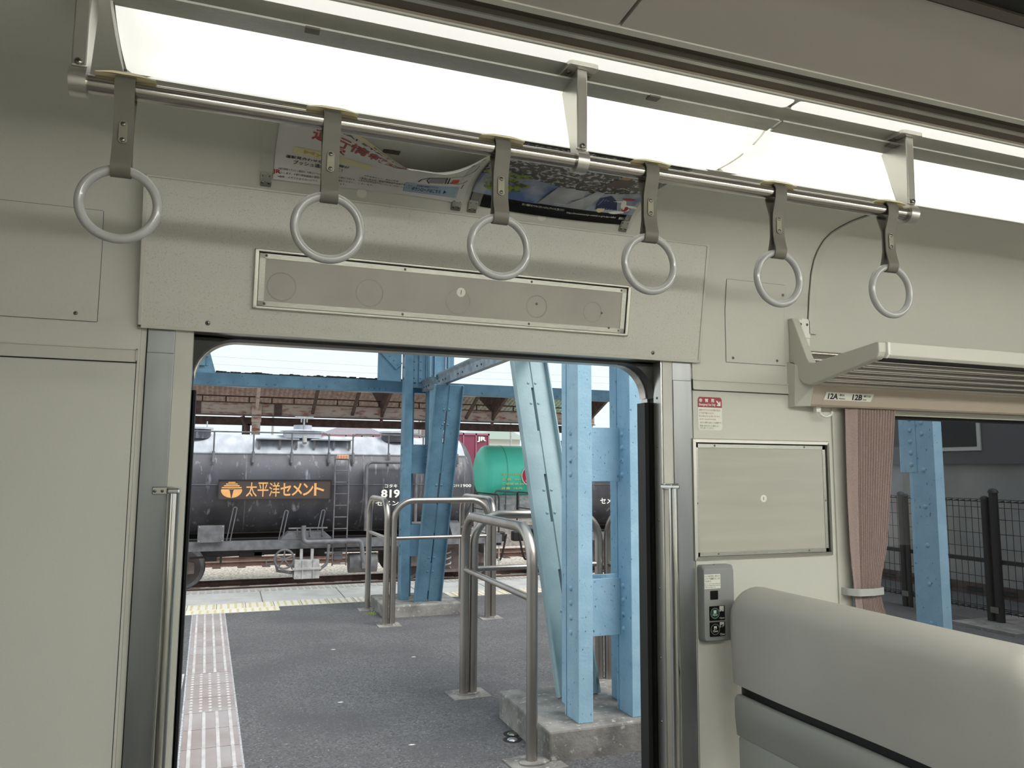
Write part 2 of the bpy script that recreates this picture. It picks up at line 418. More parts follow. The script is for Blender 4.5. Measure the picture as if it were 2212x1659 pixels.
for n_, (x0, x1) in enumerate(((-2.4, -.9), (1.9, 3.4), (3.8, 5.3), (.0, .55), (.95, 1.5))):
    b = MB(); b.box(x0, x1, -2.775, -2.77, .86, 1.72); struct(b, 'window_%d' % (n_+2), GLASSC)
b = MB(); b.box(XL-.08, XL, -2.82, .12, -.1, 2.4); struct(b, 'wall_left', WALL)
b = MB(); b.box(XR, XR+.08, -2.82, .12, -.1, 2.4); struct(b, 'wall_right', WALL)
b = MB(); b.box(XL, XR, -2.82, .12, -.14, -.0001 if False else 0.0)
struct(b, 'floor', mat('floor_vinyl', rgb(112, 108, 102), .5, c2=rgb(98, 95, 90), scale=40))
# ceiling: flat centre panel, seams, roof above
b = MB()
b.prism_x([(-.783, 2.290), (-1.05, 2.305), (-1.05, 2.36), (-.78, 2.36)], XL, .66)
b.prism_x([(-.783, 2.290), (-1.05, 2.305), (-1.05, 2.36), (-.78, 2.36)], .668, XR)
b.prism_x([(-1.97, 2.305), (-1.70, 2.335), (-1.70, 2.36), (-1.97, 2.33)], XL, XR)
b.mi = 1; b.box(.66, .668, -1.05, -.78, 2.33, 2.35)
b.mi = 0; b.box(XL, XR, -2.82, .12, 2.42, 2.5)
b.prism_x([(-2.10, 2.27), (-2.72, 2.22), (-2.72, 2.26), (-2.10, 2.30)], XL, XR)
struct(b, 'ceiling', [CEIL, DARKM])
b = MB(); b.box(XL, XR, -1.70, -1.04, 2.30, 2.36); b.mi = 1
b.box(XL, XR, -1.072, -1.048, 2.295, 2.31); b.box(XL, XR, -1.695, -1.672, 2.285, 2.31)
b.mi = 2
for k in range(9): b.box(XL, XR, -1.62+k*.06, -1.60+k*.06, 2.292, 2.30)
struct(b, 'trim_1', [DARKM, BRONZE, TANKG])
# cornice rails between lamp strip and ceiling (both bronze coloured rails run the length of the car)
b = MB()
b.prism_x([(-.700, 2.274), (-.703, 2.281), (-.7265, 2.2845), (-.7265, 2.31), (-.700, 2.31)], XL, XR)
b.mi = 1; b.prism_x([(-.7265, 2.2825), (-.737, 2.2830), (-.737, 2.288), (-.7265, 2.288)], XL, XR)
b.mi = 2; b.prism_x([(-.737, 2.2865), (-.742, 2.294), (-.763, 2.295), (-.768, 2.286), (-.768, 2.32), (-.737, 2.32)], XL, XR)
b.mi = 3; b.prism_x([(-.768, 2.2855), (-.783, 2.2870), (-.784, 2.31), (-.768, 2.31)], XL, XR)
struct(b, 'trim_2', [BRONZE, ALUB, BRONZD, TRIM])
b = MB(); b.box(XL, XR, -.702, -.598, 2.300, 2.33); b.box(XL, XR, -.600, -.596, 2.250, 2.33); b.box(XL, XR, -.657, -.600, 2.272, 2.276); b.box(XL, XR, -.702, -.695, 2.272, 2.276)
b.prism_x([(-.408, 2.2142), (-.47, 2.2155), (-.53, 2.223), (-.59, 2.238), (-.64, 2.256), (-.66, 2.265), (-.66, 2.275), (-.41, 2.225)], XL, -.222, smooth=True)
struct(b, 'trim_3', [WALL])
# horizontal trim strips on the wall
for n, (x0, x1) in enumerate(((XL, -.21), (1.333, 1.70))):
    b = MB().at(WF)
    b.box(x0, x1, 1.7255, 1.7285, 0, .006); b.box(x0, x1, 1.6965, 1.700, 0, .006)
    b.box(x0, x0+.003, 1.697, 1.728, 0, .006); b.box(x1-.003, x1, 1.697, 1.728, 0, .006)
    b.box(x0, x1, 1.70, 1.7255, 0, .003)
    b.mi = 1; b.box(x0, x1, 1.694, 1.6965, 0, .0025); b.box(x0-.0015, x0, 1.694, 1.7285, 0, .0025)
    struct(b, 'trim_%d' % (4+n), [TRIM, DARKM])
# arched cover strip following the cove beside the luggage rack
b = MB()
Lc = _L[-1]; s0 = sz(1.90)
def arch(x0, x1, o0, o1, mi):
    b.mi = mi; n = 40; vs = []; fs = []
    for i in range(n+1):
        s_ = s0+(Lc-s0)*i/n
        for x, o in ((x0, o0), (x0, o1), (x1, o1), (x1, o0)):
            y, z = cove(s_, o); vs.append((x, y, z))
    for i in range(n):
        for k in range(3): fs.append((i*4+k, i*4+k+1, i*4+k+5, i*4+k+4))
    b.add(vs, fs, True)
arch(1.7865, 1.816, 0, .006, 0); arch(1.785, 1.7868, 0, .0012, 1)
struct(b, 'trim_6', [TRIM, DARKM])

# ------------------------------------------------------------------ door surround
b = MB()
def ring_box(x0, x1, y0, y1, z0, z1): b.box(x0, x1, y0, y1, z0, z1)
b.mi = 0   # stainless door posts
b.box(-.190, -.130, -.004, .05, ZF, 1.722); b.box(-.190, -.130, -.001, .05, 1.722, 1.80)
b.box(1.263, 1.328, -.004, .05, ZF, 1.722); b.box(1.263, 1.328, -.001, .05, 1.722, 1.80)
b.mi = 1   # beige inner jambs
b.prism([(0, 0)]*0 or [(-.130, ZF), (-.130, 1.80), (-.089, 1.80), (-.089, ZF)], 0, 0) if False else None
b.box(-.130, -.089, .0, .047, ZF, 1.80); b.box(1.229, 1.263, .0, .047, ZF, 1.80)
b.box(-.205, -.192, .004, .05, ZF, 1.80); b.box(1.328, 1.335, .004, .05, ZF, 1.80)
b.mi = 2   # bright reveal plate on the right
b.box(1.224, 1.2295, .003, .047, ZF, 1.80)
b.mi = 3   # dark joints
b.box(-.2125, -.2105, -.0006, .003, ZF, 1.697); b.box(-.1925, -.190, .002, .05, ZF, 1.80)
b.mi = 3
b.box(-.20, -.089, .05, .12, ZF, 1.80); b.box(1.232, 1.34, .047, .12, ZF, 1.80)
struct(b, 'door_1', [STEEL, TRIM, ALUB, DARKM], bevel=.0012)
for z in (1.668, 1.52, 1.30, 1.10, .90, .72): screw(None, (1.2238, .026, z), (-1, 0, 0), .0042)['kind'] = 'structure'
# stainless soffit, black rubber surround with rounded corners, outer skin
b = MB()
b.box(-.089, 1.229, 0.0, .045, 1.7795, 1.80)
struct(b, 'trim_7', [ALUB])
def corner(b, cx, cz, r, x, z, y0, y1, n=14):
    """fillet between the arc around (cx,cz) and the corner point (x,z)"""
    sx = 1 if x > cx else -1
    P = [(x, z)]
    for k in range(n+1):
        t = PI/2*k/n; P.append((cx+sx*r*math.sin(t), cz+r*math.cos(t)))
    b.prism_y(P if sx > 0 else P[::-1], y0, y1, smooth=True)
b = MB()
b.mi = 0
corner(b, .015, 1.669, .1045, -.10, 1.785, .045, .088); corner(b, 1.12, 1.669, .1045, 1.235, 1.785, .045, .088)
b.box(-.10, 1.24, .045, .088, 1.7735, 1.80)
b.mi = 1
corner(b, .015, 1.672, .100, -.10, 1.785, .088, .125); corner(b, 1.12, 1.672, .100, 1.235, 1.785, .088, .125)
b.box(-.10, 1.24, .088, .125, 1.772, 1.80); b.box(-.10, -.0905, .088, .125, ZF, 1.79); b.box(1.2265, 1.24, .088, .125, ZF, 1.79)
struct(b, 'trim_8', [RUB, ALUB])
# the retracted sliding door leaves show as black rubber edges
for nm, lab, x0, x1, zt in (('door_leaf_edge', 'black rubber edge of the retracted door leaf at the right of the doorway', 1.196, 1.228, 1.655),
                    ('door_leaf_edge', 'thin black rubber edge of the retracted door leaf at the left of the doorway', -.092, -.079, 1.640)):
    r = thing(nm, lab, 'door', ((x0+x1)/2, .07, ZF))
    b = MB()
    b.prism([(x0, .052), (x0, .098), (x0+(x1-x0)*.35, .108), (x0+(x1-x0)*.5, .100), (x0+(x1-x0)*.65, .108), (x1, .1), (x1, .05), (x0+(x1-x0)*.6, .044), (x0+(x1-x0)*.45, .052), (x0+(x1-x0)*.25, .044)], ZF, zt)
    b.ob('rubber_seal', RUB, r)
    b = MB(); b.box(x0+(x1-x0)*.4, x0+(x1-x0)*.6, .108, .112, ZF, zt); b.ob('leaf', STEEL, r)

# ------------------------------------------------------------------ header panel over the door
HF = frame((0, -.012, 1.778), (0, -.1747, .9846))
HL = .3615
hd = thing('door_header_panel', 'speckled beige header panel with slim border over the open doorway', 'panel', (.57, -.012, 1.778))
b = MB().at(HF)
b.box(-.204, 1.347, .008, HL-.004, -.05, 0)
b.ob('panel_face', WALLP, hd)
b = MB().at(HF)
for x0, x1, z0, z1 in ((-.212, 1.355, 0, .009), (-.212, 1.355, HL-.005, HL), (-.212, -.203, 0, HL), (1.346, 1.355, 0, HL)): b.box(x0, x1, z0, z1, -.055, .003)
b.ob('border', TRIM, hd, bevel=.0015)
for x, z in ((-.058, .022), (1.187, .022)): screw(hd, HF @ V(x, z, 0), (0, -.985, -.17), .0062)
# long display cover on the header
dp = thing('display_cover', 'long narrow framed plastic cover set in the header above the door', 'display', tuple(HF @ V(.57, .145, 0)))
b = MB().at(HF)
a0, a1, c0, c1 = .043, 1.093, .066, .214
for x0, x1, z0, z1 in ((a0, a1, c0, c0+.007), (a0, a1, c1-.007, c1), (a0, a0+.010, c0, c1), (a1-.010, a1, c0, c1)): b.box(x0, x1, z0, z1, 0, .011)
b.ob('outer_frame', ALUB, dp, bevel=.002)
b = MB().at(HF); b.mi = 0
i0, i1, j0, j1 = a0+.012, a1-.012, c0+.008, c1-.010
for x0, x1, z0, z1 in ((i0, i1, j0, j0+.012), (i0, i1, j1-.012, j1), (i0, i0+.014, j0, j1), (i1-.014, i1, j0, j1)): b.box(x0, x1, z0, z1, .0, .005)
b.mi = 1; b.box(i0, i1, j1, c1-.007, 0, .0006); b.box(a1-.012, a1-.010, c0+.007, c1-.007, 0, .0006)
b.ob('inner_frame', [ALU, DARKM], dp)
b = MB().at(HF); b.box(i0+.012, i1-.012, j0+.010, j1-.010, 0, .0035); b.ob('cover_sheet', HOLD2, dp)
scf = mat('faint_scuff', rgb(184, 180, 168), .3, alpha=.35)
for cx, cz, r in ((.11, .125, .036), (.33, .128, .036), (.57, .125, .035), (.80, .13, .032), (.975, .128, .030)):
    b = MB().at(HF); b.grid(lambda u, v: (cx+(r-.003*v)*math.cos(2*PI*u), cz+(r-.003*v)*math.sin(2*PI*u), .0038), 40, 1, False)
    b.ob('scuff_ring', scf, dp)
b = MB().at(HF); b.prism(circ(.577, .151, .0125), .0035, .0042); b.mi = 1; b.box(.5762, .5778, .145, .157, .0042, .0046); b.ob('round_sticker', [STICK, INKB], dp)
for x, z in ((i0+.016, j1-.005), (.42, j1-.006), (.78, j1-.006), (i1-.018, j1-.006), (i0+.016, j0+.006), (.42, j0+.006), (.78, j0+.006), (i1-.018, j0+.006), (i1-.05, j0+.012), (.80, .138), (1.005, .128)): screw(dp, HF @ V(x, z, .005), (0, -.985, -.17), .0035)

# ------------------------------------------------------------------ access panels
def access(x0, x1, z0, z1, label, scr):
    r = thing('access_panel', label, 'panel', ((x0+x1)/2, 0, z0))
    b = MB(); P = rrect(x0, x1, z0, z1, .012, 4)
    n = 16
    def fn(u, v): z = z0+(z1-z0)*v; return (x0+(x1-x0)*u, yz(z)-.0022, z)
    b.grid(fn, 2, n, True)
    for (xa, xb) in ((x0, x0), (x1, x1)):
        b.add([(xa, yz(z0+(z1-z0)*i/n)-o, z0+(z1-z0)*i/n) for i in range(n+1) for o in (0, .0022)], [(2*i, 2*i+1, 2*i+3, 2*i+2) for i in range(n)], False)
    b.add([(x0, yz(z0), z0), (x1, yz(z0), z0), (x1, yz(z0)-.0022, z0), (x0, yz(z0)-.0022, z0)], [(0, 1, 2, 3)], False)
    b.mi = 1
    for xa, xb, za, zb in ((x0-.0014, x0, z0, z1), (x1, x1+.0014, z0, z1), (x0, x1, z1, z1+.0014), (x0, x1, z0-.0014, z0)):
        m_ = 12; b.add([(x, yz(za+(zb-za)*i/m_)-.0008, za+(zb-za)*i/m_) for i in range(m_+1) for x in (xa, xb)], [(2*i, 2*i+1, 2*i+3, 2*i+2) for i in range(m_)], False)
    b.ob('panel_sheet', [WALL, TANKG], r)
    for x, z in scr: screw(r, (x, yz(z)-.002, z), (0, -1, 0), .005)
    return r
access(1.460, 1.688, 1.789, 2.052, 'square flush access panel right of the door header, above the trim strip', ((1.485, 1.803), (1.655, 1.803), (1.68, 2.02)))
access(-.86, -.300, 1.788, 2.052, 'wide flush access panel left of the door header, two screws along its foot', ((-.535, 1.803), (-.345, 1.805)))

# ------------------------------------------------------------------ lamp strips
def lamp(strength, xs, group, near):
    dm = diffuser_mat('lamp_diffuser_near' if near else 'lamp_diffuser_far', strength, (.98, 1, .95, 1))
    tub = mat('fluorescent_tube' if near else 'fluorescent_tube_far', (.98, 1, .95, 1), .5, emit=1.7)
    um = mat('lamp_reflection_glow' + ('' if near else '_far'), (1, .985, .93, 1), .4, emit=.62)  # emission imitates the lamp mirrored in the glossy panel, not a light source
    for x0, x1, lab in xs:
        Y = lambda y: y if near else -2.72-y
        r = thing('ceiling_lamp', lab, 'lamp', (x0, Y(-.5), 2.3), group)
        pr = [(-.400, 2.214), (-.44, 2.2125), (-.48, 2.2135), (-.53, 2.221), (-.565, 2.232), (-.590, 2.246)]
        b = MB(); n = 30; e = .045
        def fn(u, v):
            x = x0+(x1-x0)*u; t = v*(len(pr)-1); i = min(int(t), len(pr)-2); t -= i
            y = pr[i][0]+(pr[i+1][0]-pr[i][0])*t; z = pr[i][1]+(pr[i+1][1]-pr[i][1])*t
            d = min(x-x0, x1-x); q = max(0, 1-d/e)
            return (x, Y(y), z+.012*q*q*q)
        us = [0, .002, .005, .009, .014, .02]; us = us + [i/20 for i in range(1, 20)] + [1-q for q in us[::-1]]
        vs = [fn(u, v/10) for u in us for v in range(11)]; m_ = len(us)-1
        b.add(vs, [(i*11+j, (i+1)*11+j, (i+1)*11+j+1, i*11+j+1) for i in range(m_) for j in range(10)], True)
        b.ob('diffuser', dm, r)
        b = MB(); b.tube([(x0+.04, Y(-.450), 2.266), (x1-.04, Y(-.450), 2.266)], .012, 10); b.ob('fluorescent_tube', tub, r)
        b = MB(); b.tube([(x0+.04, Y(-.570), 2.276), (x1-.04, Y(-.570), 2.276)], .006, 10); b.ob('fluorescent_tube', tub, r)
        b = MB()
        b.prism_x([(Y(-.592), 2.245), (Y(-.638), 2.249), (Y(-.638), 2.253), (Y(-.592), 2.249)], x0+.002, x1-.002)
        b.mi = 1
        for fx in (.24, .76): b.box(x0+(x1-x0)*fx-.013, x0+(x1-x0)*fx+.013, min(Y(-.622), Y(-.640)), max(Y(-.622), Y(-.640)), 2.2455, 2.2495)
        b.ob('metal_edge_strip', [ALU, mat('latch_pad', rgb(96, 90, 82), .5)], r)
        b = MB(); b.box(x0, x1, min(Y(-.39), Y(-.60)), max(Y(-.39), Y(-.60)), 2.30, 2.32); b.box(x0, x1, min(Y(-.385), Y(-.395)), max(Y(-.385), Y(-.395)), 2.215, 2.30)
        b.ob('housing', CEIL, r)
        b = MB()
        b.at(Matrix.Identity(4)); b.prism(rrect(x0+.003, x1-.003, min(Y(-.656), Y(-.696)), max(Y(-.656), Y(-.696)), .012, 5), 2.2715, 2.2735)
        b.ob('lamp_reflection', um, r)  # strip added as the lamp's painted reflection
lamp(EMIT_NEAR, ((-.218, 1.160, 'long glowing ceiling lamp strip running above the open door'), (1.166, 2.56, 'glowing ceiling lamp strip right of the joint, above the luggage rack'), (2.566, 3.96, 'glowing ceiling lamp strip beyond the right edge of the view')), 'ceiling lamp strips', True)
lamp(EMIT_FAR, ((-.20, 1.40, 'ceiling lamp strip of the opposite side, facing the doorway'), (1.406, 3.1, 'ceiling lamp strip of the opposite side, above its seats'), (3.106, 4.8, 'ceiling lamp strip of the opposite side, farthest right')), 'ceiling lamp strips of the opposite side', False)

# ------------------------------------------------------------------ grab pole, brackets and straps
PY, PZ = -.645, 2.071
b = MB(); b.tube([(-.262, PY, PZ), (1.54, PY, PZ)], .0155, 20)
po = b.ob('grab_pole', POLEM); tag(po, 'long stainless grab pole hanging under the lamp strip, carrying the straps', 'pole')
def bracket():
    r = thing('pole_bracket', 'x', 'bracket', (0, 0, 0), 'brackets holding the grab pole')
    b = MB()
    # blade (taper in y), width along x
    y0, y1 = PY-.013, PY+.072
    poly = [(PY-.013, PZ+.022), (PY-.016, 2.262), (PY+.068, 2.262), (PY+.018, PZ+.018)]
    b.prism_x([(p[0], p[1]) for p in poly], -.0115, .0115)
    b.ob('arm', ALUB, r, bevel=.0025)
    b = MB(); P = rrect(-.034, .034, PY-.028, PY+.076, .010, 4)
    b.prism(P, 2.262, 2.284); b.ob('mounting_plate', ALUB, r, bevel=.002)
    for x, y in ((-.023, PY+.005), (-.023, PY+.058), (.023, PY+.005), (.023, PY+.058)): screw(r, (x, y, 2.262), (0, 0, -1), .0052)
    b = MB()
    n = 24; ri, ro = .0158, .0235; vs = []
    for k in range(n):
        t = 2*PI*k/n
        for x, q in ((-.0125, ri), (-.0125, ro), (.0125, ro), (.0125, ri)): vs.append((x, PY+q*math.cos(t), PZ+q*math.sin(t)))
    b.add(vs, [(k*4+j, k*4+(j+1) % 4, ((k+1) % n)*4+(j+1) % 4, ((k+1) % n)*4+j) for k in range(n) for j in range(4)], True)
    b.ob('collar', ALUB, r, sharp=50)
    screw(r, (0, PY-.0165, PZ+.028), (0, -1, 0), .0065)
    return r
br = bracket()
labs = ['brushed metal pole bracket at the left end of the grab pole', 'brushed metal pole bracket in front of the lamp strip, mid pole', 'brushed metal pole bracket at the right end of the grab pole']
for x, l in zip((-.252, .646, 1.528), labs):
    o = br if l is labs[0] else copy_tree(br, (x, 0, 0))
    o.location = (x, 0, 0); ORIG[o.name] = Vector((x, 0, 0)); o['label'] = l
def strap():
    r = thing('hand_strap', 'x', 'hand strap', (0, 0, 0), 'ring straps on the grab pole')
    W = .0152; T = .0026
    # loop path in (y,z) around the pole and around the ring
    zr = 1.9325
    path = [(PY, PZ+.0195)]
    front = [(-.012, PZ+.0165), (-.0185, PZ+.004), (-.0175, PZ-.014), (-.011, PZ-.034), (-.0055, PZ-.052), (-.0045, PZ-.075), (-.0048, PZ-.100), (-.008, PZ-.116), (-.0118, PZ-.130), (-.0118, zr+.002), (-.008, zr-.0085)]
    P = [(PY+y, z) for y, z in front]
    full = path + P + [(PY, zr-.0118)] + [(PY-(y), z) for y, z in front[::-1]]
    full = [(y, z) for y, z in full]
    n = len(full); vs = []
    for i, (y, z) in enumerate(full):
        a = full[(i-1) % n]; c = full[(i+1) % n]; t = Vector((c[0]-a[0], c[1]-a[1])).normalized(); nn = Vector((-t.y, t.x))
        for x, o in ((-W, -T/2), (W, -T/2), (W, T/2), (-W, T/2)): vs.append((x, y+nn.x*o, z+nn.y*o))
    b = MB(); b.add(vs, [(i*4+k, i*4+(k+1) % 4, ((i+1) % n)*4+(k+1) % 4, ((i+1) % n)*4+k) for i in range(n) for k in range(4)], True)
    b.ob('strap_band', STRAP, r, sharp=50)
    F_ = frame((0, PY-.0062, 0))
    b = MB().at(F_); b.prism(rrect(-.0068, .0068, 1.9755, 2.0145, .0065, 6), 0, .0022); bp = b.ob('buckle_plate', mat('dull_buckle', rgb(138, 134, 118), .35, .4), r, bevel=.0006)
    for z in (1.9815, 2.0085): screw(bp, (0, PY-.0084, z), (0, -1, 0), .0042)
    b = MB().at(frame((0, PY+.0040, 0))); b.box(-.009, .009, 1.962, 2.02, -.006, -.003); b.ob('backing_plate', CREAM, r)
    b = MB()
    b.prism_y([(-.046, PZ+.0160), (-.044, PZ+.0175), (-.019, PZ+.0225), (.019, PZ+.0225), (.044, PZ+.0175), (.046, PZ+.0160), (.018, PZ+.0172), (-.018, PZ+.0172)], PY-.017, PY+.017)
    b.ob('pole_clip', CREAM, r, bevel=.0012)
    b = MB(); R_, rr_ = .0577, .0078; zc = 1.875
    b.grid(lambda u, v: ((R_+rr_*math.cos(2*PI*v))*math.cos(2*PI*u), PY+rr_*1.05*math.sin(2*PI*v), zc+(R_+rr_*math.cos(2*PI*v))*math.sin(2*PI*u)), 64, 16, True)
    b.ob('ring', RING, r)
    return r
st = strap()
sl = ['leftmost ring strap, hanging near the left end of the pole', 'ring strap hanging in front of the white drooping poster', 'ring strap hanging where the white and dark posters meet',
      'ring strap just right of the middle bracket, before the dark poster edge', 'ring strap hanging beside the curved rib, left of the rightmost strap', 'rightmost ring strap, beside the right pole bracket']
for i, (x, l) in enumerate(zip((-.183, .151, .475, .806, 1.134, 1.461), sl)):
    o = st if i == 0 else copy_tree(st, (x, 0, 0))
    o.location = (x, 0, 0); o['label'] = l; ORIG[o.name] = Vector((x, 0, 0))

# ------------------------------------------------------------------ grab handles beside the door
for nm, lab, xc, xb, ztop, sgn in (('grab_bar', 'polished vertical grab handle on the left door post', -.112, -.147, 1.400, -1), ('grab_bar', 'polished vertical grab handle on the right door post', 1.2265, 1.262, 1.407, 1)):
    r = thing(nm, lab, 'grab bar', (xc, -.05, ZF+.6))
    b = MB(); b.tube([(xc, -.052, .48), (xc, -.052, ztop-.01)], .0135, 18); b.ob('bar', CHROME, r)
    b = MB(); b.box(min(xc-.0145, xb-.012*sgn*0), max(xc+.0145, xb), -.067, -.038, ztop-.012, ztop+.002) if False else b.box(xc-.0145, xc+.0145, -.067, -.004, ztop-.012, ztop+.002)
    b.ob('end_cap', CHROME, r, bevel=.004)
    b = MB(); b.box(min(xb-.014, xc), max(xb+.014, xc), -.008, -.004, ztop-.015, ztop+.003); fp = b.ob('fixing_plate', CHROME, r, bevel=.002)
    for dx in (-.008, .008): screw(fp, (xb+dx, -.008, ztop-.007), (0, -1, 0), .0038)

# ------------------------------------------------------------------ posters under the cove
SP0 = sz(2.1705)
def lerp(a, b, t): return a+(b-a)*t
def sag_w(u):
    return max(0, min(1, (u-.06)/.50))**1.0*(1-max(0, (u-.72)/.36)**1.5) if u > .06 else 0
def P1(u, v, c=0.0):
    """white poster: upper edge has come loose and sags (u along, v up the sheet, .36 m)"""
    sv = SP0+v*.355
    y, z = cove(min(sv, _L[-1]-.001), .006)
    wv = max(0, min(1, sag_w(u)))
    ys = -.062-.305*v; zs = 2.171+.055*math.sin(min(1, v*2.0)*PI/2)*(1-v)*.75-.054*v*v
    wv = wv*(3*wv*wv-2*wv**3)**.5 if wv < 1 else 1
    x = .078+.494*u
    return (x, lerp(y, ys, wv)-c*.7, lerp(z, zs, wv)-c*.8)
def P2(u, v, c=0.0):
    sv = SP0+v*.355
    bul = .004+.012*math.sin(PI*min(1, v*1.0))*math.sin(PI*u)
    y, z = cove(min(sv, _L[-1]-.001), bul+c)
    return (.590+.492*u, y, z-.006*math.sin(PI*u)*(1-v))
def S1(a, b_, c=0): return P1(a, b_, .0006+c)
def S2(a, b_, c=0): return P2(a, b_, .0006+c)
def patch(b, S, u0, u1, v0, v1, n=10, m=6, c=0, shear=0):
    b.grid(lambda i, j: S(u0+(u1-u0)*i+shear*j, v0+(v1-v0)*j, c), n, m, True); return b
def blob(b, S, cu, cv, ru, rv, c=.0002, n=20, rot=0):
    pts = [S(cu, cv, c)]
    for k in range(n):
        t = 2*PI*k/n; du, dv = ru*math.cos(t), rv*math.sin(t)
        pts.append(S(cu+du*math.cos(rot)-dv*math.sin(rot), cv+du*math.sin(rot)+dv*math.cos(rot), c))
    b.add(pts, [(0, 1+k, 1+(k+1) % n) for k in range(n)], True)
p1 = thing('poster', 'white poster with red lettering, its upper edge sagging loose from the cove', 'poster', (.32, -.05, 2.15), 'paper posters in the ceiling cove')
b = MB(); patch(b, P1, 0, 1, 0, 1, 48, 30); b.ob('sheet', POSTW, p1)
b = MB(); patch(b, S1, 0, 1, .90, 1.0, 30, 3); patch(b, S1, .08, .46, .27, .36, 12, 3, .0002); b.ob('cream_band', [POSTY], p1)
b = MB(); patch(b, S1, .02, .13, .76, .97, 5, 6, .0004); b.ob('red_badge', POSTR, p1)
b = MB()
for tx, a0, a1, c0, c1 in (('運行情報', .15, .50, .52, .76), ('逃さない', .50, .95, .52, .72), ('駅', .22, .32, .40, .50)):
    b.text(tx, a0, a1, c0, c1, .0005, .02, S1)
b.text('JR', -.005, .035, .045, .085, .0005, .03, S1)
b.ob('red_lettering', POSTR, p1)
b = MB()
b.text('My駅', .13, .30, .28, .345, .0007, .02, S1); b.ob('tan_lettering', POSTT, p1)
b = MB()
b.text('運転見合わせなどの情報が', .05, .36, .205, .245, .0006, .01, S1)
b.text('プッシュ通知で届く!', .09, .33, .155, .195, .0006, .01, S1)
for k, (tx, a0, a1) in enumerate((('※運行情報のプッシュ通知は、対象エリアの運行情報が更新された場合にお知らせ', .02, .40), ('いたします。※運行情報画面の更新は、アプリでご確認ください。', .02, .40), ('※画像・イラストはイメージです。実際とは異なります。', .02, .36))):
    b.text(tx, a0, a1, .085-.03*k, .103-.03*k, .0006, 0, S1, res=1)
for k, (tx, a0, a1) in enumerate((('の始発列車以降、登録した路線の情報に限り配信', .42, .70), ('STATION POINTアプリでのみご利用いただけます。', .42, .71), ('ございます。', .42, .50), ('や計画運休など、運転に影響', .44, .62), ('です。すべての運行情報をお知らせする', .43, .66), ('ものではありません。', .43, .54))):
    b.text(tx, a0, a1, .115-.03*k+(.13 if k > 2 else 0), .133-.03*k+(.13 if k > 2 else 0), .0006, 0, S1, res=1)
b.text('駅商業施設・お得な情報をお届け', .40, .85, .93, .965, .0008, .01, S1); b.text('TOKAI STATION POINT', .16, .80, .83, .88, .0008, .01, S1)
b.ob('black_lettering', INKB, p1)
b = MB(); patch(b, S1, .66, .955, .045, .165, 12, 4, .0003); b.ob('pale_blue_banner', POSTB, p1)
b = MB(); b.text('各機能の詳細やアプリの', .72, .84, .128, .152, .0008, .02, S1); b.text('ダウンロードはこちら', .70, .86, .068, .118, .0008, .03, S1)
b.add([S1(.875, .07, .0008), S1(.875, .115, .0008), S1(.892, .0925, .0008)], [(0, 1, 2)]); b.ob('banner_lettering', NAVY, p1)
b = MB()   # plain outline drawing at the right of the sheet
def stroke(b, S, pts, wd, c=.0006):
    P = [Vector((p[0], p[1], 0)) for p in pts]; vs = []
    for i, p in enumerate(P):
        t = (P[min(i+1, len(P)-1)]-P[max(i-1, 0)]).normalized(); n_ = Vector((-t.y, t.x, 0))*wd/2
        for q in (p+n_, p-n_): vs.append(S(q.x, q.y, c))
    b.add(vs, [(2*i, 2*i+1, 2*i+3, 2*i+2) for i in range(len(P)-1)], False)
for pts in ([(.72, .2), (.73, .25), (.77, .30)], [(.78, .19), (.76, .24), (.77, .30), (.86, .31)], [(.86, .31), (.865, .20)], [(.875, .31), (.88, .2)], [(.87, .22), (.93, .20), (.965, .22), (.98, .26)], [(.97, .2), (.965, .15)], [(.88, .31), (.95, .33), (.985, .42), (.985, .55)], [(.93, .80), (.985, .70)], [(.88, .62), (.94, .58), (.99, .60)], [(.80, .72), (.95, .86)]):
    stroke(b, S1, pts, .006)
b.ob('line_drawing', INKB, p1)
for m_, q_ in ((PGREY, (.775, .855, .2, .30)), (PTER, (.895, .935, .215, .27)), (POSTT, (.80, .97, .84, .97))):
    b = MB(); patch(b, S1, *q_, 5, 4, .0005); b.ob('colour_field', m_, p1)

p2 = thing('poster', 'dark poster with silver letter shape and blue sky, right of the white one', 'poster', (.83, -.05, 2.15), 'paper posters in the ceiling cove')
b = MB(); patch(b, P2, 0, 1, 0, 1, 30, 24); b.ob('sheet', PDARK, p2)
b = MB()
def topedge(u): return .43+.05*math.sin(u*7)-.08*abs(u-.75)
b.grid(lambda i, j: S2(.30*0+i, lerp(topedge(i), 1.0, j), .0001), 30, 12, True); b.ob('crowd_print', CROWD, p2)
b = MB(); b.grid(lambda i, j: S2(.0+i, lerp(.12-.02*i, topedge(i), j), .0001), 30, 8, True); b.ob('sky_print', PSKY, p2)
b = MB()
rnd = random.Random(3)
for k in range(26): blob(b, S2, .12+rnd.uniform(-.10, .14), .33+rnd.uniform(-.13, .14), rnd.uniform(.02, .05), rnd.uniform(.02, .04), .0003+.00002*k, 9)
b.ob('tree_print', PTREE, p2)
b = MB()
def poly2(b, S, pts, c): b.add([S(p[0], p[1], c) for p in pts], [tuple(range(len(pts)))], False)
poly2(b, S2, [(.38, .12), (.43, .40), (.53, .42), (.47, .14)], .0010); poly2(b, S2, [(.47, .14), (.50, .41), (.60, .40), (.62, .28)], .0011)
poly2(b, S2, [(.53, .13), (.62, .28), (.66, .42), (.715, .40), (.68, .12)], .0012)
b.ob('silver_letter_print', PMET, p2)
b = MB(); poly2(b, S2, [(.74, .14), (.72, .30), (.77, .36), (.84, .27), (.88, .15)], .0010); b.mi = 1
for k in range(7): stroke(b, S2, [(.735+.018*k, .15), (.745+.018*k, .30-.01*k)], .004, .0013)
b.mi = 2
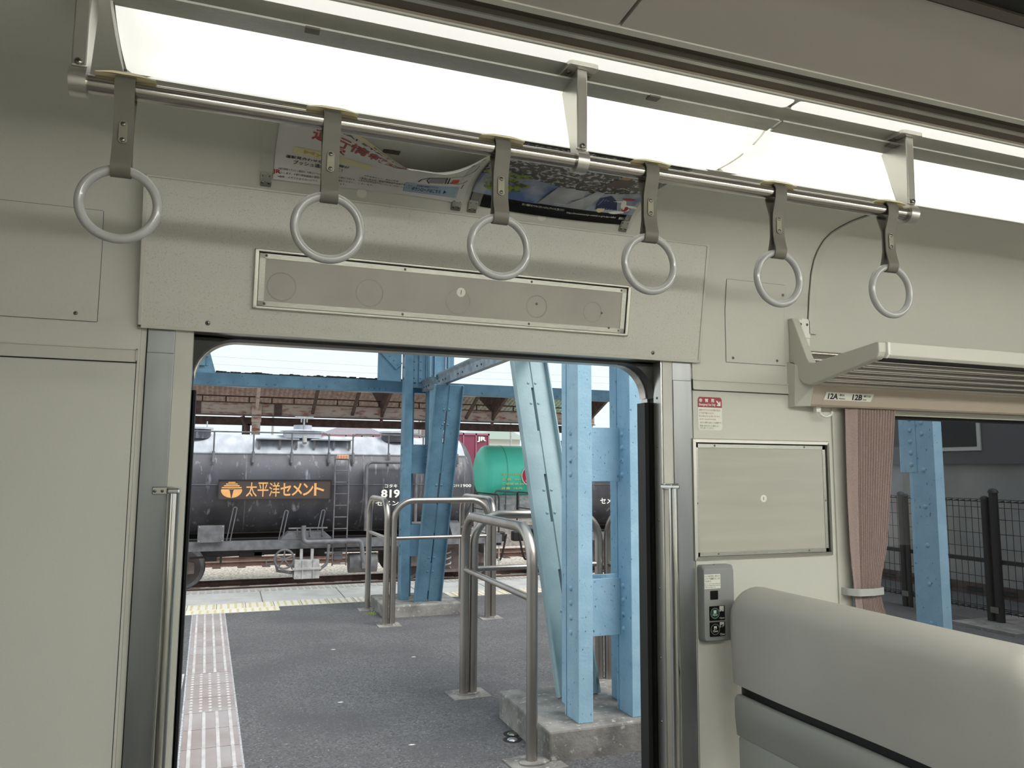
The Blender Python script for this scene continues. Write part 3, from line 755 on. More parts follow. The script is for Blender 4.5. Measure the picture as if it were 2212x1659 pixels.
for cu, cv, ru, rv, ro in ((.90, .22, .018, .09, .3), (.855, .27, .045, .012, .2), (.955, .2, .05, .014, -.3), (.93, .16, .03, .02, 0), (.885, .12, .05, .02, .2)): blob(b, S2, cu, cv, ru, rv, .0013, 14, ro)
b.mi = 3; blob(b, S2, .90, .31, .04, .018, .0014); blob(b, S2, .925, .17, .022, .03, .0015)
b.mi = 4; blob(b, S2, .775, .14, .025, .04, .0015)
b.ob('plaza_print', [NAVY, PMET, WHITE, POSTR, POSTY], p2)
b = MB()
b.text('https://recommend.jr-central.co.jp/tokyo-talks/', .58, .90, .055, .075, .0006, 0, S2, res=1)
b.text('検索はこちら', .92, .985, .05, .075, .0006, 0, S2, res=1)
b.text('詳しい情報やおすすめのスポットはウェブサイトをご覧ください', .30, .56, .075, .095, .0006, 0, S2, res=1)
b.text('撮影協力 Produced by Mirai Station', .47, .57, .145, .16, .0016, 0, S2, res=1)
for k in range(14):
    u0 = rnd.uniform(.1, .9); v0 = rnd.uniform(.5, .9); stroke(b, S2, [(u0, v0), (u0+rnd.uniform(.03, .1), v0+rnd.uniform(-.06, .03)), (u0+rnd.uniform(.1, .16), v0+rnd.uniform(-.06, .06))], .004, .0006)
b.ob('white_lettering', WHITE, p2)
b = MB(); poly2(b, S2, [(.66, .56), (.68, .66), (.745, .72), (.80, .66), (.82, .56), (.75, .50)], .0008); b.mi = 1; blob(b, S2, .73, .74, .035, .06, .001); b.mi = 2; blob(b, S2, .73, .80, .036, .03, .0012); b.ob('portrait_print', [mat('poster_maroon', rgb(74, 36, 40), .3), mat('poster_skin', rgb(150, 112, 92), .3), PDARK], p2)
# clear holder strips with riveted metal feet
for i, (x, l) in enumerate(((.061, 'left of the white poster'), (.556, 'at the right edge of the white poster'), (.602, 'at the left edge of the dark poster'), (1.070, 'at the right edge of the dark poster'))):
    r = thing('poster_holder', 'clear curved poster holder with metal foot ' + l, 'poster holder', (x, -.05, 2.14), 'clear holder strips of the posters')
    b = MB(); b.grid(lambda u, v: (x-.015+.03*u, *cove(min(_L[-1]-.002, SP0-.006+.33*v), .017+.006*math.sin(PI*v))), 1, 24, True); b.ob('clear_strip', CLEAR, r)
    F_ = frame((x, *cove(sz(2.1725), 0)), (0, -.68, .733))
    b = MB().at(F_); b.prism(rrect(-.0135, .0135, -.024, .012, .003, 3), .001, .006); f = b.ob('metal_foot', ALU, r, bevel=.0008)
    for dx in (-.0075, .0075): screw(f, F_ @ V(dx, -.014, .006), (0, -.733, -.68), .004)
    b = MB().at(F_)
    for dx in (-.008, .008): b.prism(circ(dx, .004, .0022, 8), .006, .0063)
    b.ob('rivet', DARKM, f)
b = MB(); b.grid(lambda u, v: (.325+.042*u, *cove(sz(2.219)+.035+.022*v, .0012)), 2, 2, False)
tag(b.ob('tape_patch', mat('brown_tape', rgb(92, 84, 76), .5)), 'small brown tape patch on the cove above the sagging poster', 'tape')
for n, (x, l) in enumerate(((.30, 'small round paper dot half hidden under the white poster'), (.81, 'small round numbered paper dot half hidden under the dark poster'))):
    F_ = frame((x, *cove(sz(2.169), 0)), (0, -.60, .80)); b = MB().at(F_); b.prism(circ(0, -.006, .013, 20), .0005, .0012)
    o = tag(b.ob('round_sticker', STICK), l, 'sticker')

# ------------------------------------------------------------------ framed notice board right of the door
nb = thing('notice_frame', 'empty square notice frame with silver border, under the emergency sticker', 'frame', (1.586, 0, 1.178))
b = MB().at(WF); x0, x1, z0, z1, t = 1.322, 1.850, 1.178, 1.5475, .013
b.add([(x0, z0, 0), (x1, z0, 0), (x1, z1, 0), (x0, z1, 0), (x0+.004, z0+.004, .010), (x1-.004, z0+.004, .010), (x1-.004, z1-.004, .010), (x0+.004, z1-.004, .010),
       (x0+t, z0+t, .012), (x1-t, z0+t, .012), (x1-t, z1-t, .012), (x0+t, z1-t, .012), (x0+t, z0+t, .001), (x1-t, z0+t, .001), (x1-t, z1-t, .001), (x0+t, z1-t, .001)],
      [(i+j, (i+1) % 4+j, (i+1) % 4+j+4, i+j+4) for j in (0, 4, 8) for i in range(4)])
b.ob('outer_border', ALUB, nb)
b = MB().at(WF); i0, i1, j0, j1 = x0+t+.001, x1-t-.004, z0+t+.001, z1-t-.004
for xa, xb, za, zb in ((i0, i1, j0, j0+.012), (i0, i1, j1-.012, j1), (i0, i0+.010, j0, j1), (i1-.012, i1, j0, j1)): b.box(xa, xb, za, zb, 0, .006)
b.mi = 1; b.box(i1, x1-t, z0+t, z1-t, 0, .001); b.box(i0, i1, j1, z1-t, 0, .001)
b.ob('inner_border', [ALU, DARKM], nb, bevel=.0006)
b = MB().at(WF); b.box(i0+.009, i1-.011, j0+.011, j1-.011, 0, .0045); b.ob('cover_sheet', HOLD, nb)
b = MB().at(WF); b.prism(circ(1.584, 1.363, .0115), .0045, .0052); b.mi = 1; b.box(1.5832, 1.5846, 1.358, 1.368, .0052, .0056); b.ob('round_sticker', [STICK, INKB], nb)
for x, z in ((i0+.07, j1-.005), (i1-.085, j1-.005), (i0+.075, j0+.006), (i1-.08, j0+.006), (i0+.004, 1.35), (i1-.006, 1.355)): screw(nb, (x, -.006, z), (0, -1, 0), .0035)
# emergency sticker
es = thing('emergency_sticker', 'small white and crimson emergency instruction sticker beside the right door post', 'sticker', (1.395, 0, 1.573))
b = MB().at(WF); x0, x1, z0, z1 = 1.352, 1.4395, 1.573, 1.675
b.prism(rrect(x0, x1, z0, z1, .009), 0, .0006); b.ob('sticker_sheet', STICK, es)
b = MB().at(WF); P = [p for p in rrect(x0, x1, z0, z1, .009) if p[1] > 1.65]; P = P + [(x0, 1.643), (x1, 1.643)]
P = sorted(P, key=lambda p: math.atan2(p[1]-1.655, p[0]-1.3957)); b.prism(P, .0006, .0009); b.ob('crimson_header', REDL, es)
b = MB().at(WF)
for tx, xa in (('非', 1.3565), ('常', 1.378), ('用', 1.3995)): b.text(tx, xa, xa+.0115, 1.6585, 1.670, .0012, .03)
b.text('Emergency Use Only', 1.3565, 1.416, 1.646, 1.6555, .0012, .02)
b.add([(p[0], p[1], .0012) for p in ((1.4185, 1.6625), (1.4215, 1.6655), (1.4305, 1.6565), (1.4305, 1.6625), (1.4345, 1.6625), (1.4345, 1.6485), (1.421, 1.6485), (1.421, 1.6525), (1.427, 1.6525))], [(0, 1, 2, 8), (2, 3, 4, 5), (8, 2, 5), (8, 5, 6, 7)])
b.ob('white_lettering', WHITE, es)
b = MB().at(WF)
for k, (tx, xb) in enumerate((('座席の下のハンドルを手前に引けば', 1.434), ('ドアは手で開けられます。', 1.411), ('By pulling the handle, the door', 1.432), ('can be opened manually.', 1.418))): b.text(tx, 1.3565, xb, 1.6315-.0095*k, 1.6375-.0095*k, .0009, .0, res=1)
b.ob('red_lettering', INKR, es)
b = MB().at(WF)
for tx, xb, z in (('みだりに車外に出ることは危険です。', 1.4375, 1.5935), ('係員の指示があった場合には', 1.425, 1.5835), ('それに従ってください。', 1.409, 1.5765)): b.text(tx, 1.358, xb, z-.0005, z+.0055, .0009, 0, res=1)
b.ob('black_lettering', INKB, es)

# ------------------------------------------------------------------ door button box
bb = thing('door_button_box', 'grey wall box with green open and black close buttons beside the door', 'button box', (1.392, 0, .948))
b = MB().at(WF)
x0, x1, z0, z1 = 1.337, 1.4485, .946, 1.168
P0 = rrect(x0, x1, z0, z1, .009, 4); P1_ = rrect(x0+.001, x1-.006, z0+.006, z1-.010, .009, 4); n = len(P0)
Q = [(p[0], p[1], 0) for p in P0]+[(p[0], p[1], .022) for p in P0]+[(x0+.0005+(p[0]-x0-.0005)*1.0, p[1], .034) for p in P1_]
b.add(Q, [(i, (i+1) % n, n+(i+1) % n, n+i) for i in range(n)]+[(n+i, n+(i+1) % n, 2*n+(i+1) % n, 2*n+i) for i in range(n)]+[tuple(range(2*n, 3*n))], True)
b.ob('box_body', BOXG, bb, sharp=25, bevel=.0015)
F_ = WF @ Matrix.Translation((0, 0, .034)); cx = 1.3735
b = MB().at(F_); b.prism(rrect(cx-.034, cx+.022, 1.101, 1.143, .001, 2), 0, .0004); lb = b.ob('instruction_label', STICK, bb)
b = MB().at(F_)
for k, (tx, xb) in enumerate((('ランプ点灯中は、ボタンに', .0195), ('よりドアを開閉することが', .0195), ('できます。', -.010))): b.text(tx, cx-.033, cx+xb, 1.1345-.0075*k, 1.1405-.0075*k, .0006, .01, res=1)
for k, (tx, xb) in enumerate((('Door can be opened/closed', .0205), ('by pressing the buttons', .0205), ('while the lamp is lit.', .004))): b.text(tx, cx-.033, cx+xb, 1.1135-.005*k, 1.1172-.005*k, .0006, .01, res=1)
b.ob('label_lettering', INKB, lb)
b = MB().at(F_); b.prism(rrect(cx-.015, cx+.0125, 1.069, 1.095, .002, 3), 0, .0006); b.ob('lamp_window', BLACK, bb)
for z0_, gm, kan, eng, nm in ((1.0085, GREENB, '開', 'Open', 'open_button'), (.9625, BLACK, '閉', 'Close', 'close_button')):
    b = MB().at(F_); b.prism(rrect(cx-.0195, cx+.0345, z0_, z0_+.042, .003, 4), 0, .001); pl = b.ob(nm+'_plate', BLACK, bb)
    c_ = (cx-.0005-.001, z0_+.0215)
    b = MB().at(F_); b.prism(circ(c_[0], c_[1], .0143), .001, .0028); b.mi = 1
    b.grid(lambda u, v: (c_[0]+(.0143+.0012*v)*math.cos(2*PI*u), c_[1]+(.0143+.0012*v)*math.sin(2*PI*u), .0029), 32, 1, False)
    b.ob(nm, [gm, TANKL], pl)
    b = MB().at(F_)
    b.text(kan, c_[0]-.0048, c_[0]+.0048, c_[1]-.0015, c_[1]+.009, .0032, .03); b.text(eng, c_[0]-.0085, c_[0]+.0085, c_[1]-.0075, c_[1]-.002, .0032, .02)
    b.text(kan, cx+.0155, cx+.0305, z0_+.0255, z0_+.041, .0014, .03); b.text(eng, cx+.0155, cx+.0325, z0_+.003, z0_+.0095, .0014, .02)
    b.ob('white_lettering', WHITE, pl)
screw(bb, (1.385, -.018, 1.1675), (0, -.3, 1), .004)

# ------------------------------------------------------------------ luggage rack
lr = thing('luggage_rack', 'beige luggage rack with stainless bars above the window', 'luggage rack', (1.70, 0, 1.72))
b = MB()
pol = [(0, 1.945), (-.018, 1.945), (-.024, 1.935), (-.080, 1.806), (-.092, 1.790), (-.108, 1.786), (-.128, 1.788), (-.356, 1.814), (-.366, 1.812), (-.366, 1.785), (-.360, 1.772), (-.350, 1.766), (-.108, 1.722), (-.085, 1.719), (-.06, 1.725), (-.042, 1.742), (-.034, 1.765), (-.028, 1.785), (-.018, 1.797), (0, 1.80)]
b.prism_x(pol, 1.706, 1.734); b.ob('end_bracket', TRIM, lr, bevel=.003)
b = MB(); b.prism_x([(-.372, 1.812), (-.356, 1.816), (-.346, 1.770), (-.362, 1.768), (-.372, 1.778)], 1.734, 1.742); b.ob('corner_cap', WHITE, lr)
b = MB(); b.prism_x([(-.371, 1.8125), (-.352, 1.8155), (-.350, 1.770), (-.364, 1.768), (-.371, 1.776)], 1.742, 5.6); b.ob('front_rail', TRIM, lr, bevel=.001)
b = MB(); b.prism_x([(-.352, 1.80), (-.32, 1.800), (-.32, 1.768), (-.360, 1.766)], 1.736, 5.6); b.ob('rail_liner', DARKM, lr)
for k in range(5):
    y = -.298+.05*k; z = 1.7675-.0086*k
    b = MB(); b.tube([(1.73, y, z), (5.6, y, z)], .0085, 12); b.ob('bar', POLEM, lr)
for y, z in ((-.022, 1.832), (-.045, 1.806)):
    b = MB(); b.tube([(1.73, y, z), (5.6, y, z)], .0085, 12); b.ob('bar', POLEM, lr)
b = MB(); b.box(1.760, 1.79, -.003, 0, 1.86, 1.95); b.box(1.734, 1.790, -.006, 0, 1.885, 1.945); bp = b.ob('fixing_plate', WHITE, lr, bevel=.001)
for x in (1.752, 1.778): screw(bp, (x, -.006, 1.930), (0, -1, 0), .005)
# duct below the rack carrying the seat number sticker
du = thing('service_duct', 'beige service duct under the luggage rack with grey end cap', 'duct', (1.70, 0, 1.655))
b = MB(); b.prism_x([(0, 1.656), (-.050, 1.656), (-.056, 1.661), (-.0745, 1.716), (-.072, 1.722), (0, 1.722)], 1.737, 5.6); b.ob('duct_cover', FASC, du)
b = MB(); b.prism_x([(0, 1.722), (-.074, 1.722), (-.078, 1.726), (-.076, 1.731), (-.06, 1.735), (0, 1.735)], 1.737, 5.6); b.ob('top_moulding', TRIM, du)
b = MB()
b.add([(1.695, 0, 1.654), (1.695, 0, 1.80), (1.737, 0, 1.80), (1.737, 0, 1.654), (1.697, -.028, 1.655), (1.700, -.032, 1.79), (1.738, -.030, 1.79), (1.738, -.0755, 1.722), (1.737, -.054, 1.656)],
      [(0, 1, 5, 4), (1, 2, 6, 5), (4, 5, 7, 8), (5, 6, 7), (0, 4, 8, 3), (3, 8, 7, 6, 2)]); b.ob('end_cap', TRIM, du)
dd = Vector((0, -.0185, .055)).normalized(); DF = frame((0, -.0565, 1.661), tuple(dd))
sn = thing('seat_number_sticker', 'white seat number sticker reading 12A and 12B on the duct', 'sticker', tuple(DF @ V(1.88, .015, 0)))
b = MB().at(DF); b.add([(1.782, .0165, .001), (1.9765, .0165, .001), (1.985, .043, .001), (1.789, .043, .001)], [(0, 1, 2, 3)]); b.ob('sticker_sheet', STICK, sn)
b = MB().at(DF); b.text('12A', 1.797, 1.838, .020, .039, .0014, .035); b.text('窓側', 1.842, 1.862, .031, .038, .0014, .02); b.text('Window', 1.841, 1.868, .0205, .0255, .0014, .02); b.ob('seat_number', INKB, sn)
b = MB().at(DF); b.text('12B', 1.897, 1.938, .020, .039, .0014, .035)
b.text('通路側', 1.942, 1.971, .031, .038, .0014, .02); b.text('Aisle', 1.941, 1.957, .0205, .0255, .0014, .02); b.ob('seat_number', INKB, sn)
# coat hook
ch = thing('coat_hook', 'small white coat hook under the duct, left of the curtain', 'hook', (1.80, -.02, 1.65))
b = MB(); b.tube(rounded([(1.795, -.022, 1.657), (1.798, -.030, 1.632), (1.812, -.040, 1.622), (1.828, -.046, 1.632), (1.828, -.048, 1.642)], .012), .0042, 10); b.box(1.782, 1.80, -.03, -.016, 1.640, 1.657); b.ob('hook_arm', WHITE, ch)

# ------------------------------------------------------------------ window, curtain
b = MB()
b.box(WX0, WX1, .0, .012, WZ1-.012, WZ1); b.box(1.868, WX0+.004, -.004, 0, .6, 1.656); b.box(1.868, 1.873, -.006, -.004, .6, 1.656)
b.mi = 1; b.box(WX0, WX1, .030, .05, WZ1-.022, WZ1); b.box(WX0, WX0+.015, .03, .05, WZ0, WZ1); b.box(WX1-.015, WX1, .03, .05, WZ0, WZ1); b.box(WX0, WX1, .03, .05, WZ0, WZ0+.02)
b.mi = 0; b.box(WX0, WX1, -.02, .03, WZ0-.02, WZ0)
o = struct(b, 'window_1', [TRIM, RUB], bevel=.001)
ORIG['window_1'] = Vector((0, 0, 0))
b = MB(); b.box(WX0, WX1, .038, .043, WZ0, WZ1); b.ob('window_pane', GLASS, o)
cu = thing('curtain', 'pleated pinkish brown curtain gathered at the left edge of the window', 'curtain', (1.97, -.03, .9))
def cw(z):
    """left and right x of the gathered curtain"""
    K = [(.80, 1.903, 2.075), (.90, 1.905, 2.052), (.955, 1.908, 2.037), (1.02, 1.906, 2.013), (1.067, 1.903, 2.005), (1.11, 1.900, 2.012), (1.20, 1.893, 2.040), (1.35, 1.890, 2.062), (1.50, 1.892, 2.085), (1.662, 1.896, 2.106)]
    for (z0, l0, r0), (z1, l1, r1) in zip(K, K[1:]):
        if z <= z1: t = max(0, (z-z0)/(z1-z0)); return lerp(l0, l1, t), lerp(r0, r1, t)
    return K[-1][1:]
def cf(u, v):
    z = .80+.860*v; l, r_ = cw(z)
    if u < .25: xx = u/.25*.25; off = .003*math.sin(u*20)
    else:
        q = (u-.25)/.75; xx = .25+q*.75; off = 0
    x = l+(r_-l)*xx
    tri = 0
    if u >= .25:
        ph = (q*13) % 1.0; tri = abs(math.cos(ph*PI))-.5; off = -.012*tri
    y = -.034 + off + (.010*(1-abs(z-1.067)/.2) if abs(z-1.067) < .2 else 0)*0
    return (x, y, z)
b = MB(); b.grid(cf, 240, 40, True)
b.ob('cloth', CURT, cu, sharp=30, solid=.002)
tb = thing('curtain_tieback', 'pale grey plastic band holding the curtain', 'tieback', (1.95, -.04, 1.066))
b = MB(); pth = rounded([(1.880, -.002, 1.066), (1.880, -.030, 1.066), (1.902, -.055, 1.066), (1.955, -.062, 1.066), (2.007, -.052, 1.066), (2.018, -.035, 1.066), (2.012, -.012, 1.066)], .016, 5)
vs = []; n = len(pth)
for i, p in enumerate(pth):
    a = pth[max(0, i-1)]; c = pth[min(n-1, i+1)]; t = (c-a).normalized(); nn = Vector((t.y, -t.x, 0))
    for o_, z in ((-.0015, -.0115), (.0015, -.0115), (.0015, .0115), (-.0015, .0115)): vs.append(p+nn*o_+Vector((0, 0, z)))
b.add(vs, [(i*4+k, i*4+(k+1) % 4, (i+1)*4+(k+1) % 4, (i+1)*4+k) for i in range(n-1) for k in range(4)]+[(0, 1, 2, 3), (n*4-1, n*4-2, n*4-3, n*4-4)], True)
b.ob('band', mat('tieback_plastic', rgb(186, 188, 184), .35), tb, sharp=50, bevel=.0012)

# ------------------------------------------------------------------ seat seen from behind
se = thing('train_seat', 'double seat backrest with grey beige head cover, seen from behind below the window', 'seat', (1.55, -.53, 0))
def seat_shell(ya, yb, prof, rcorner, name, m, zb, bulge=.0, bev=0):
    """prof: list of (x,z) from lower back up over the top and down the front; swept in y with rounded upper corners"""
    b = MB(); N = 26; st = []
    ztop = max(p[1] for p in prof)
    xm = sum(p[0] for p in prof)/len(prof)
    ys = []
    for k in range(7): ys.append(ya-rcorner*(1-math.cos(k/6*PI/2)))   # ya is wall side (larger y)
    for k in range(1, N): ys.append(lerp(ya-rcorner, yb+rcorner, k/N))
    for k in range(7): ys.append(yb+rcorner*(1-math.sin(k/6*PI/2)) if False else yb+rcorner*(1-math.cos((6-k)/6*PI/2)))
    vs = []
    for y in ys:
        d = min(ya-y, y-yb); q = max(0, min(1, d/rcorner)); cz = math.sqrt(max(0, 1-(1-q)**2))
        th = lerp(.80, 1, math.sqrt(max(0, 1-(1-min(1, d/(rcorner*.55+1e-6)))**2)) if d < rcorner*.55 else 1)
        for x, z in prof:
            zz = z-(rcorner*(1-cz))*max(0, (z-zb)/(ztop-zb))**1.5
            t = (y-yb)/(ya-yb)
            wob = .004*math.sin(9*y+5*z)*math.sin(14*z+2*y)
            vs.append((xm+(x-xm)*th+wob-bulge*math.sin(PI*t)*.6, y, zz))
    m_ = len(prof); n_ = len(ys)
    fs = [(i*m_+k, (i+1)*m_+k, (i+1)*m_+k+1, i*m_+k+1) for i in range(n_-1) for k in range(m_-1)]
    fs += [tuple(range(m_)), tuple((n_-1)*m_+k for k in range(m_))[::-1]]
    b.add(vs, fs, True); b.f = b.f
    return b.ob(name, m, se, sharp=60, bevel=bev)
def arcprof(xb, xf, z0, zt, r):
    P = [(xb, z0)]+[(xb-.002, z0+(zt-r-z0)*k/5) for k in range(1, 5)]
    cxm = (xb+xf)/2; rx = (xf-xb)/2
    for k in range(13):
        t = PI-PI*k/12; P.append((cxm+rx*math.cos(t), zt-r+r*math.sin(t)))
    return P+[(xf, z0+(zt-r-z0)*k/5) for k in range(4, -1, -1)]
seat_shell(-.085, -.985, arcprof(1.385, 1.52, .846, 1.118, .062), .055, 'head_cover', SEATM, .80, .004)
seat_shell(-.100, -.97, arcprof(1.405, 1.51, .70, 1.08, .05), .05, 'inner_shell', BLACK, .6)
seat_shell(-.100, -.978, [(1.392, .705), (1.386, .76), (1.386, .810), (1.392, .818), (1.402, .818), (1.41, .80), (1.41, .705)], .012, 'back_panel', SEATB, .70)
seat_shell(-.108, -.97, [(1.400, .25), (1.392, .5), (1.392, .702), (1.398, .709), (1.408, .709), (1.41, .70), (1.41, .25)], .010, 'lower_back_panel', SEATB, .3)
b = MB(); b.box(1.40, 1.95, -.97, -.11, .36, .46); b.ob('seat_cushion', CURT, se, bevel=.03)
b = MB(); b.box(1.50, 1.86, -.86, -.22, 0.0, .36); b.ob('pedestal', SEATB, se, bevel=.01)
# stitched end patch of the cover at the aisle side
b = MB(); b.tube([(1.387, -.972, 1.06), (1.385, -.974, 1.03), (1.385, -.974, .97), (1.385, -.972, .90)], .0014, 6); b.ob('seam_piping', SEATM, se)

# =================================================================== OUTSIDE: PLATFORM
PZ0 = -.10
b = MB(); b.box(-14, 30, .30, 7.5, PZ0-.3, PZ0)
o = struct(b, 'platform_asphalt', ASPH)
b = MB(); b.box(-14, 30, 7.5, 8.62, PZ0-.3, PZ0); b.box(-14, 30, .16, .30, PZ0-.3, PZ0); b.mi = 1; b.box(-14, 30, 8.40, 8.58, PZ0-1.0, PZ0-.3)
b.mi = 2
for k in range(34): x = -8+.94*k; b.box(x, x+.012, 7.5, 8.62, PZ0, PZ0+.0015)
b.mi = 3
for k in range(240): x = -5+.085*k; b.box(x, x+.05, 8.34, 8.56, PZ0, PZ0+.006)
struct(b, 'platform_edge_paving', [PAVE, TANKG, GROUT, mat('edge_rib', rgb(190, 182, 172), .8)])
# yellow warning tiles along the far edge
b = MB(); b.box(-12, 8.9, 7.16, 7.5, PZ0-.01, PZ0+.004); b.box(-.55, .62, 6.92, 7.16, PZ0-.01, PZ0+.0035)
b.mi = 1
for k in range(42): x = -4+.305*k; b.box(x, x+.006, 7.16, 7.5, PZ0+.004, PZ0+.0055)
b.mi = 2
for k in range(95*4):
    x = -4+.0765*k+.038
    if x < 8:
        for j in range(5): y = 7.19+.066*j; b.prism(circ(x, y, .013, 8), PZ0+.004, PZ0+.009)
for k in range(15):
    for j in range(3): b.prism(circ(-.5+.0765*k, 6.95+.066*j, .013, 8), PZ0+.0035, PZ0+.0085)
o = b.ob('warning_paving', [TACY, GROUT, TACYD]); tag(o, 'pale yellow tactile warning tiles along the far platform edge', 'tactile paving')
# guide path: ridged tiles with a dotted crossing in the middle
def gx(y): return -.004-.0225*(y-2.4)+.0*y   # centre line x at distance y
gp = thing('guide_paving', 'brownish tactile guide path running from the train door to the far platform edge', 'tactile paving', (0, 3.5, PZ0))
def gtile(y0, y1, kind, b, W=.155):
    c0, c1 = gx(y0), gx(y1); g = .002
    b.mi = 0; b.add([(c0-W+g, y0+g, PZ0+.004), (c0+W-g, y0+g, PZ0+.004), (c1+W-g, y1-g, PZ0+.004), (c1-W+g, y1-g, PZ0+.004)], [(0, 1, 2, 3)])
    if kind == 'bar':
        b.mi = 1
        for k in range(4):
            f = (-.375+.25*k)*2*W*.98
            x0, x1 = c0+f, c1+f; e = .010; hw = .0115
            vs = [(x0-hw, y0+e, PZ0+.004), (x0+hw, y0+e, PZ0+.004), (x1+hw, y1-e, PZ0+.004), (x1-hw, y1-e, PZ0+.004),
                  (x0-hw*.7, y0+e+.004, PZ0+.010), (x0+hw*.7, y0+e+.004, PZ0+.010), (x1+hw*.7, y1-e-.004, PZ0+.010), (x1-hw*.7, y1-e-.004, PZ0+.010)]
            b.add(vs, [(0, 1, 5, 4), (1, 2, 6, 5), (2, 3, 7, 6), (3, 0, 4, 7), (4, 5, 6, 7)])
    else:
        b.mi = 1
        for k in range(5):
            for j in range(5):
                yy = y0+(y1-y0)*(.1+.2*j); xx = lerp(c0, c1, .1+.2*j)+(-.4+.2*k)*2*W*.94
                b.dome((xx, yy, PZ0+.004), (0, 0, 1), .0125, 8, .5)
b = MB(); b.add([(gx(.4)-.166, .4, PZ0+.001), (gx(.4)+.164, .4, PZ0+.001), (gx(6.9)+.164, 6.92, PZ0+.001), (gx(6.9)-.166, 6.92, PZ0+.001)], [(0, 1, 2, 3)])
b.ob('mortar_bed', mat('pale_mortar', rgb(206, 206, 208), .9, c2=rgb(150, 150, 154), scale=60), gp)
b = MB(); L = .333
for k in range(9): gtile(3.405-L*(k+1), 3.405-L*k, 'bar', b)
for k in range(3): gtile(3.405+L*k, 3.405+L*(k+1), 'dot', b)
for k in range(8): gtile(4.404+.3145*k, 4.404+.3145*(k+1), 'bar', b)
b.ob('tactile_tiles', [TACB, TACR], gp)
b = MB()
for k in range(4): b.box(-.56, -.225, 3.45+.25*k, 3.68+.25*k, PZ0-.01, PZ0+.004)
for k in range(4):
    for j in range(4):
        for i in range(5): b.dome((-.535+.066*i, 3.48+.25*k+.055*j, PZ0+.004), (0, 0, 1), .012, 8, .5)
o = b.ob('branch_paving', TACR); tag(o, 'short branch of pale dotted tiles left of the guide path, at the door edge', 'tactile paving')
for i, (x, y) in enumerate(((1.648, 2.40), (1.615, 2.31))):
    r = thing('ground_stud', ('shiny round stud in the asphalt left of the near plinth, the farther of two', 'shiny round stud in the asphalt left of the near plinth, the nearer of two')[i], 'stud', (x, y, PZ0), 'studs in the asphalt')
    b = MB(); b.dome((x, y, PZ0), (0, 0, 1), .032, 14, .35); b.ob('stud_head', RHEAD if i else SCREW, r)
    b = MB(); b.prism(circ(x, y, .055, 14), PZ0, PZ0+.0015); b.ob('tar_patch', IRON, r)
for i, (x, y, l) in enumerate(((.93, 4.88, 'tiny white scrap of litter on the asphalt, left of centre'), (.78, 3.35, 'tiny white scrap of litter on the asphalt near the guide path'), (1.05, 2.42, 'tiny white scrap of litter on the asphalt, nearest the train'), (1.52, 4.4, 'tiny white scrap of litter on the asphalt left of the handrails'), (1.86, 4.1, 'tiny white scrap of litter behind the near handrail'))):
    b = MB(); b.prism([(x-.02, y), (x-.005, y-.008), (x+.02, y-.004), (x+.012, y+.007), (x-.006, y+.008)], PZ0+.0005, PZ0+.002); tag(b.ob('litter_scrap', WHITE), l, 'litter', 'litter scraps on the asphalt')
b = MB()
rnd = random.Random(5)
for k in range(40):
    x, y = 1.505+rnd.uniform(-.02, .05), 6.35+rnd.uniform(-.03, .03); a = rnd.uniform(0, 6.28)
    b.add([(x, y, PZ0), (x+.006*math.cos(a), y+.006*math.sin(a), PZ0), (x+.03*math.cos(a+.5), y+.03*math.sin(a+.5), PZ0+rnd.uniform(.01, .05))], [(0, 1, 2)])
o = b.ob('weed_tuft', mat('weed_green', rgb(168, 190, 70), .7)); tag(o, 'small bright green weed tuft beside the far plinth', 'plant')

# ------------------------------------------------------------------ plinths
def plinth(x0, x1, y0, y1, zt, label):
    b = MB(); b.box(x0, x1, y0, y1, PZ0-.02, zt); o = b.ob('concrete_plinth', CONC, bevel=.012, seg=2); return tag(o, label, 'plinth', 'concrete plinths under the blue columns')
plinth(1.675, 2.62, 1.91, 2.72, .06, 'rough concrete plinth under the nearest pair of blue columns')
plinth(1.60, 2.44, 6.10, 6.9, .02, 'rough concrete plinth under the far pair of blue columns')
plinth(4.45, 5.4, 1.9, 2.8, .06, 'rough concrete plinth under the blue column outside the window')

# ------------------------------------------------------------------ blue steel columns
ZT = 4.0
def channel(b, xw, y0, y1, z0, z1, fl=.090, t=.014, sgn=1, near=True):
    """channel: web at x=xw facing -x, flanges pointing +x"""
    k = t*.7; P = [(xw, y0), (xw+fl, y0), (xw+fl, y0+k), (xw+k+.012, y0+k), (xw+k+.003, y0+k+.003), (xw+k, y0+k+.012), (xw+k, y1-k-.012), (xw+k+.012, y1-k), (xw+fl, y1-k), (xw+fl, y1), (xw, y1)]
    b.prism(P, z0, z1)
def column(name, label, ya, xa, xb, zb, battens, m, flip=False, dbl=True, group='blue steel columns'):
    r = thing(name, label, 'column', ((xa+xb)/2, ya, zb), group)
    for x in (xa, xb):
        b = MB(); channel(b, x, ya, ya+.155, zb, ZT); c = b.ob('channel_post', m, r, bevel=.003)
        b = MB()
        for z0, z1 in battens:
            for k in range(4): b.dome((x, ya+.095, z0+.04+(z1-z0-.08)*k/3), (-1, 0, 0), .0165, 12, .75)
        b.ob('rivet', m, c)
        if dbl:
            b = MB(); channel(b, x+.077, ya+.255, ya+.40, zb, ZT); b.ob('channel_post', m, r, bevel=.003)
            b = MB(); b.box(x+.002, x+.010, ya+.17, ya+.185, zb, ZT); b.ob('edge_strip', m, r)
    for z0, z1 in battens:
        b = MB(); b.box(xa+.02, xb, ya+.130, ya+.142, z0, z1); b.ob('batten_plate', m, r, bevel=.002)
        if dbl: b = MB(); b.box(xa+.12, xb+.077, ya+.30, ya+.312, z0, z1); b.ob('batten_plate', m, r, bevel=.002)
    return r
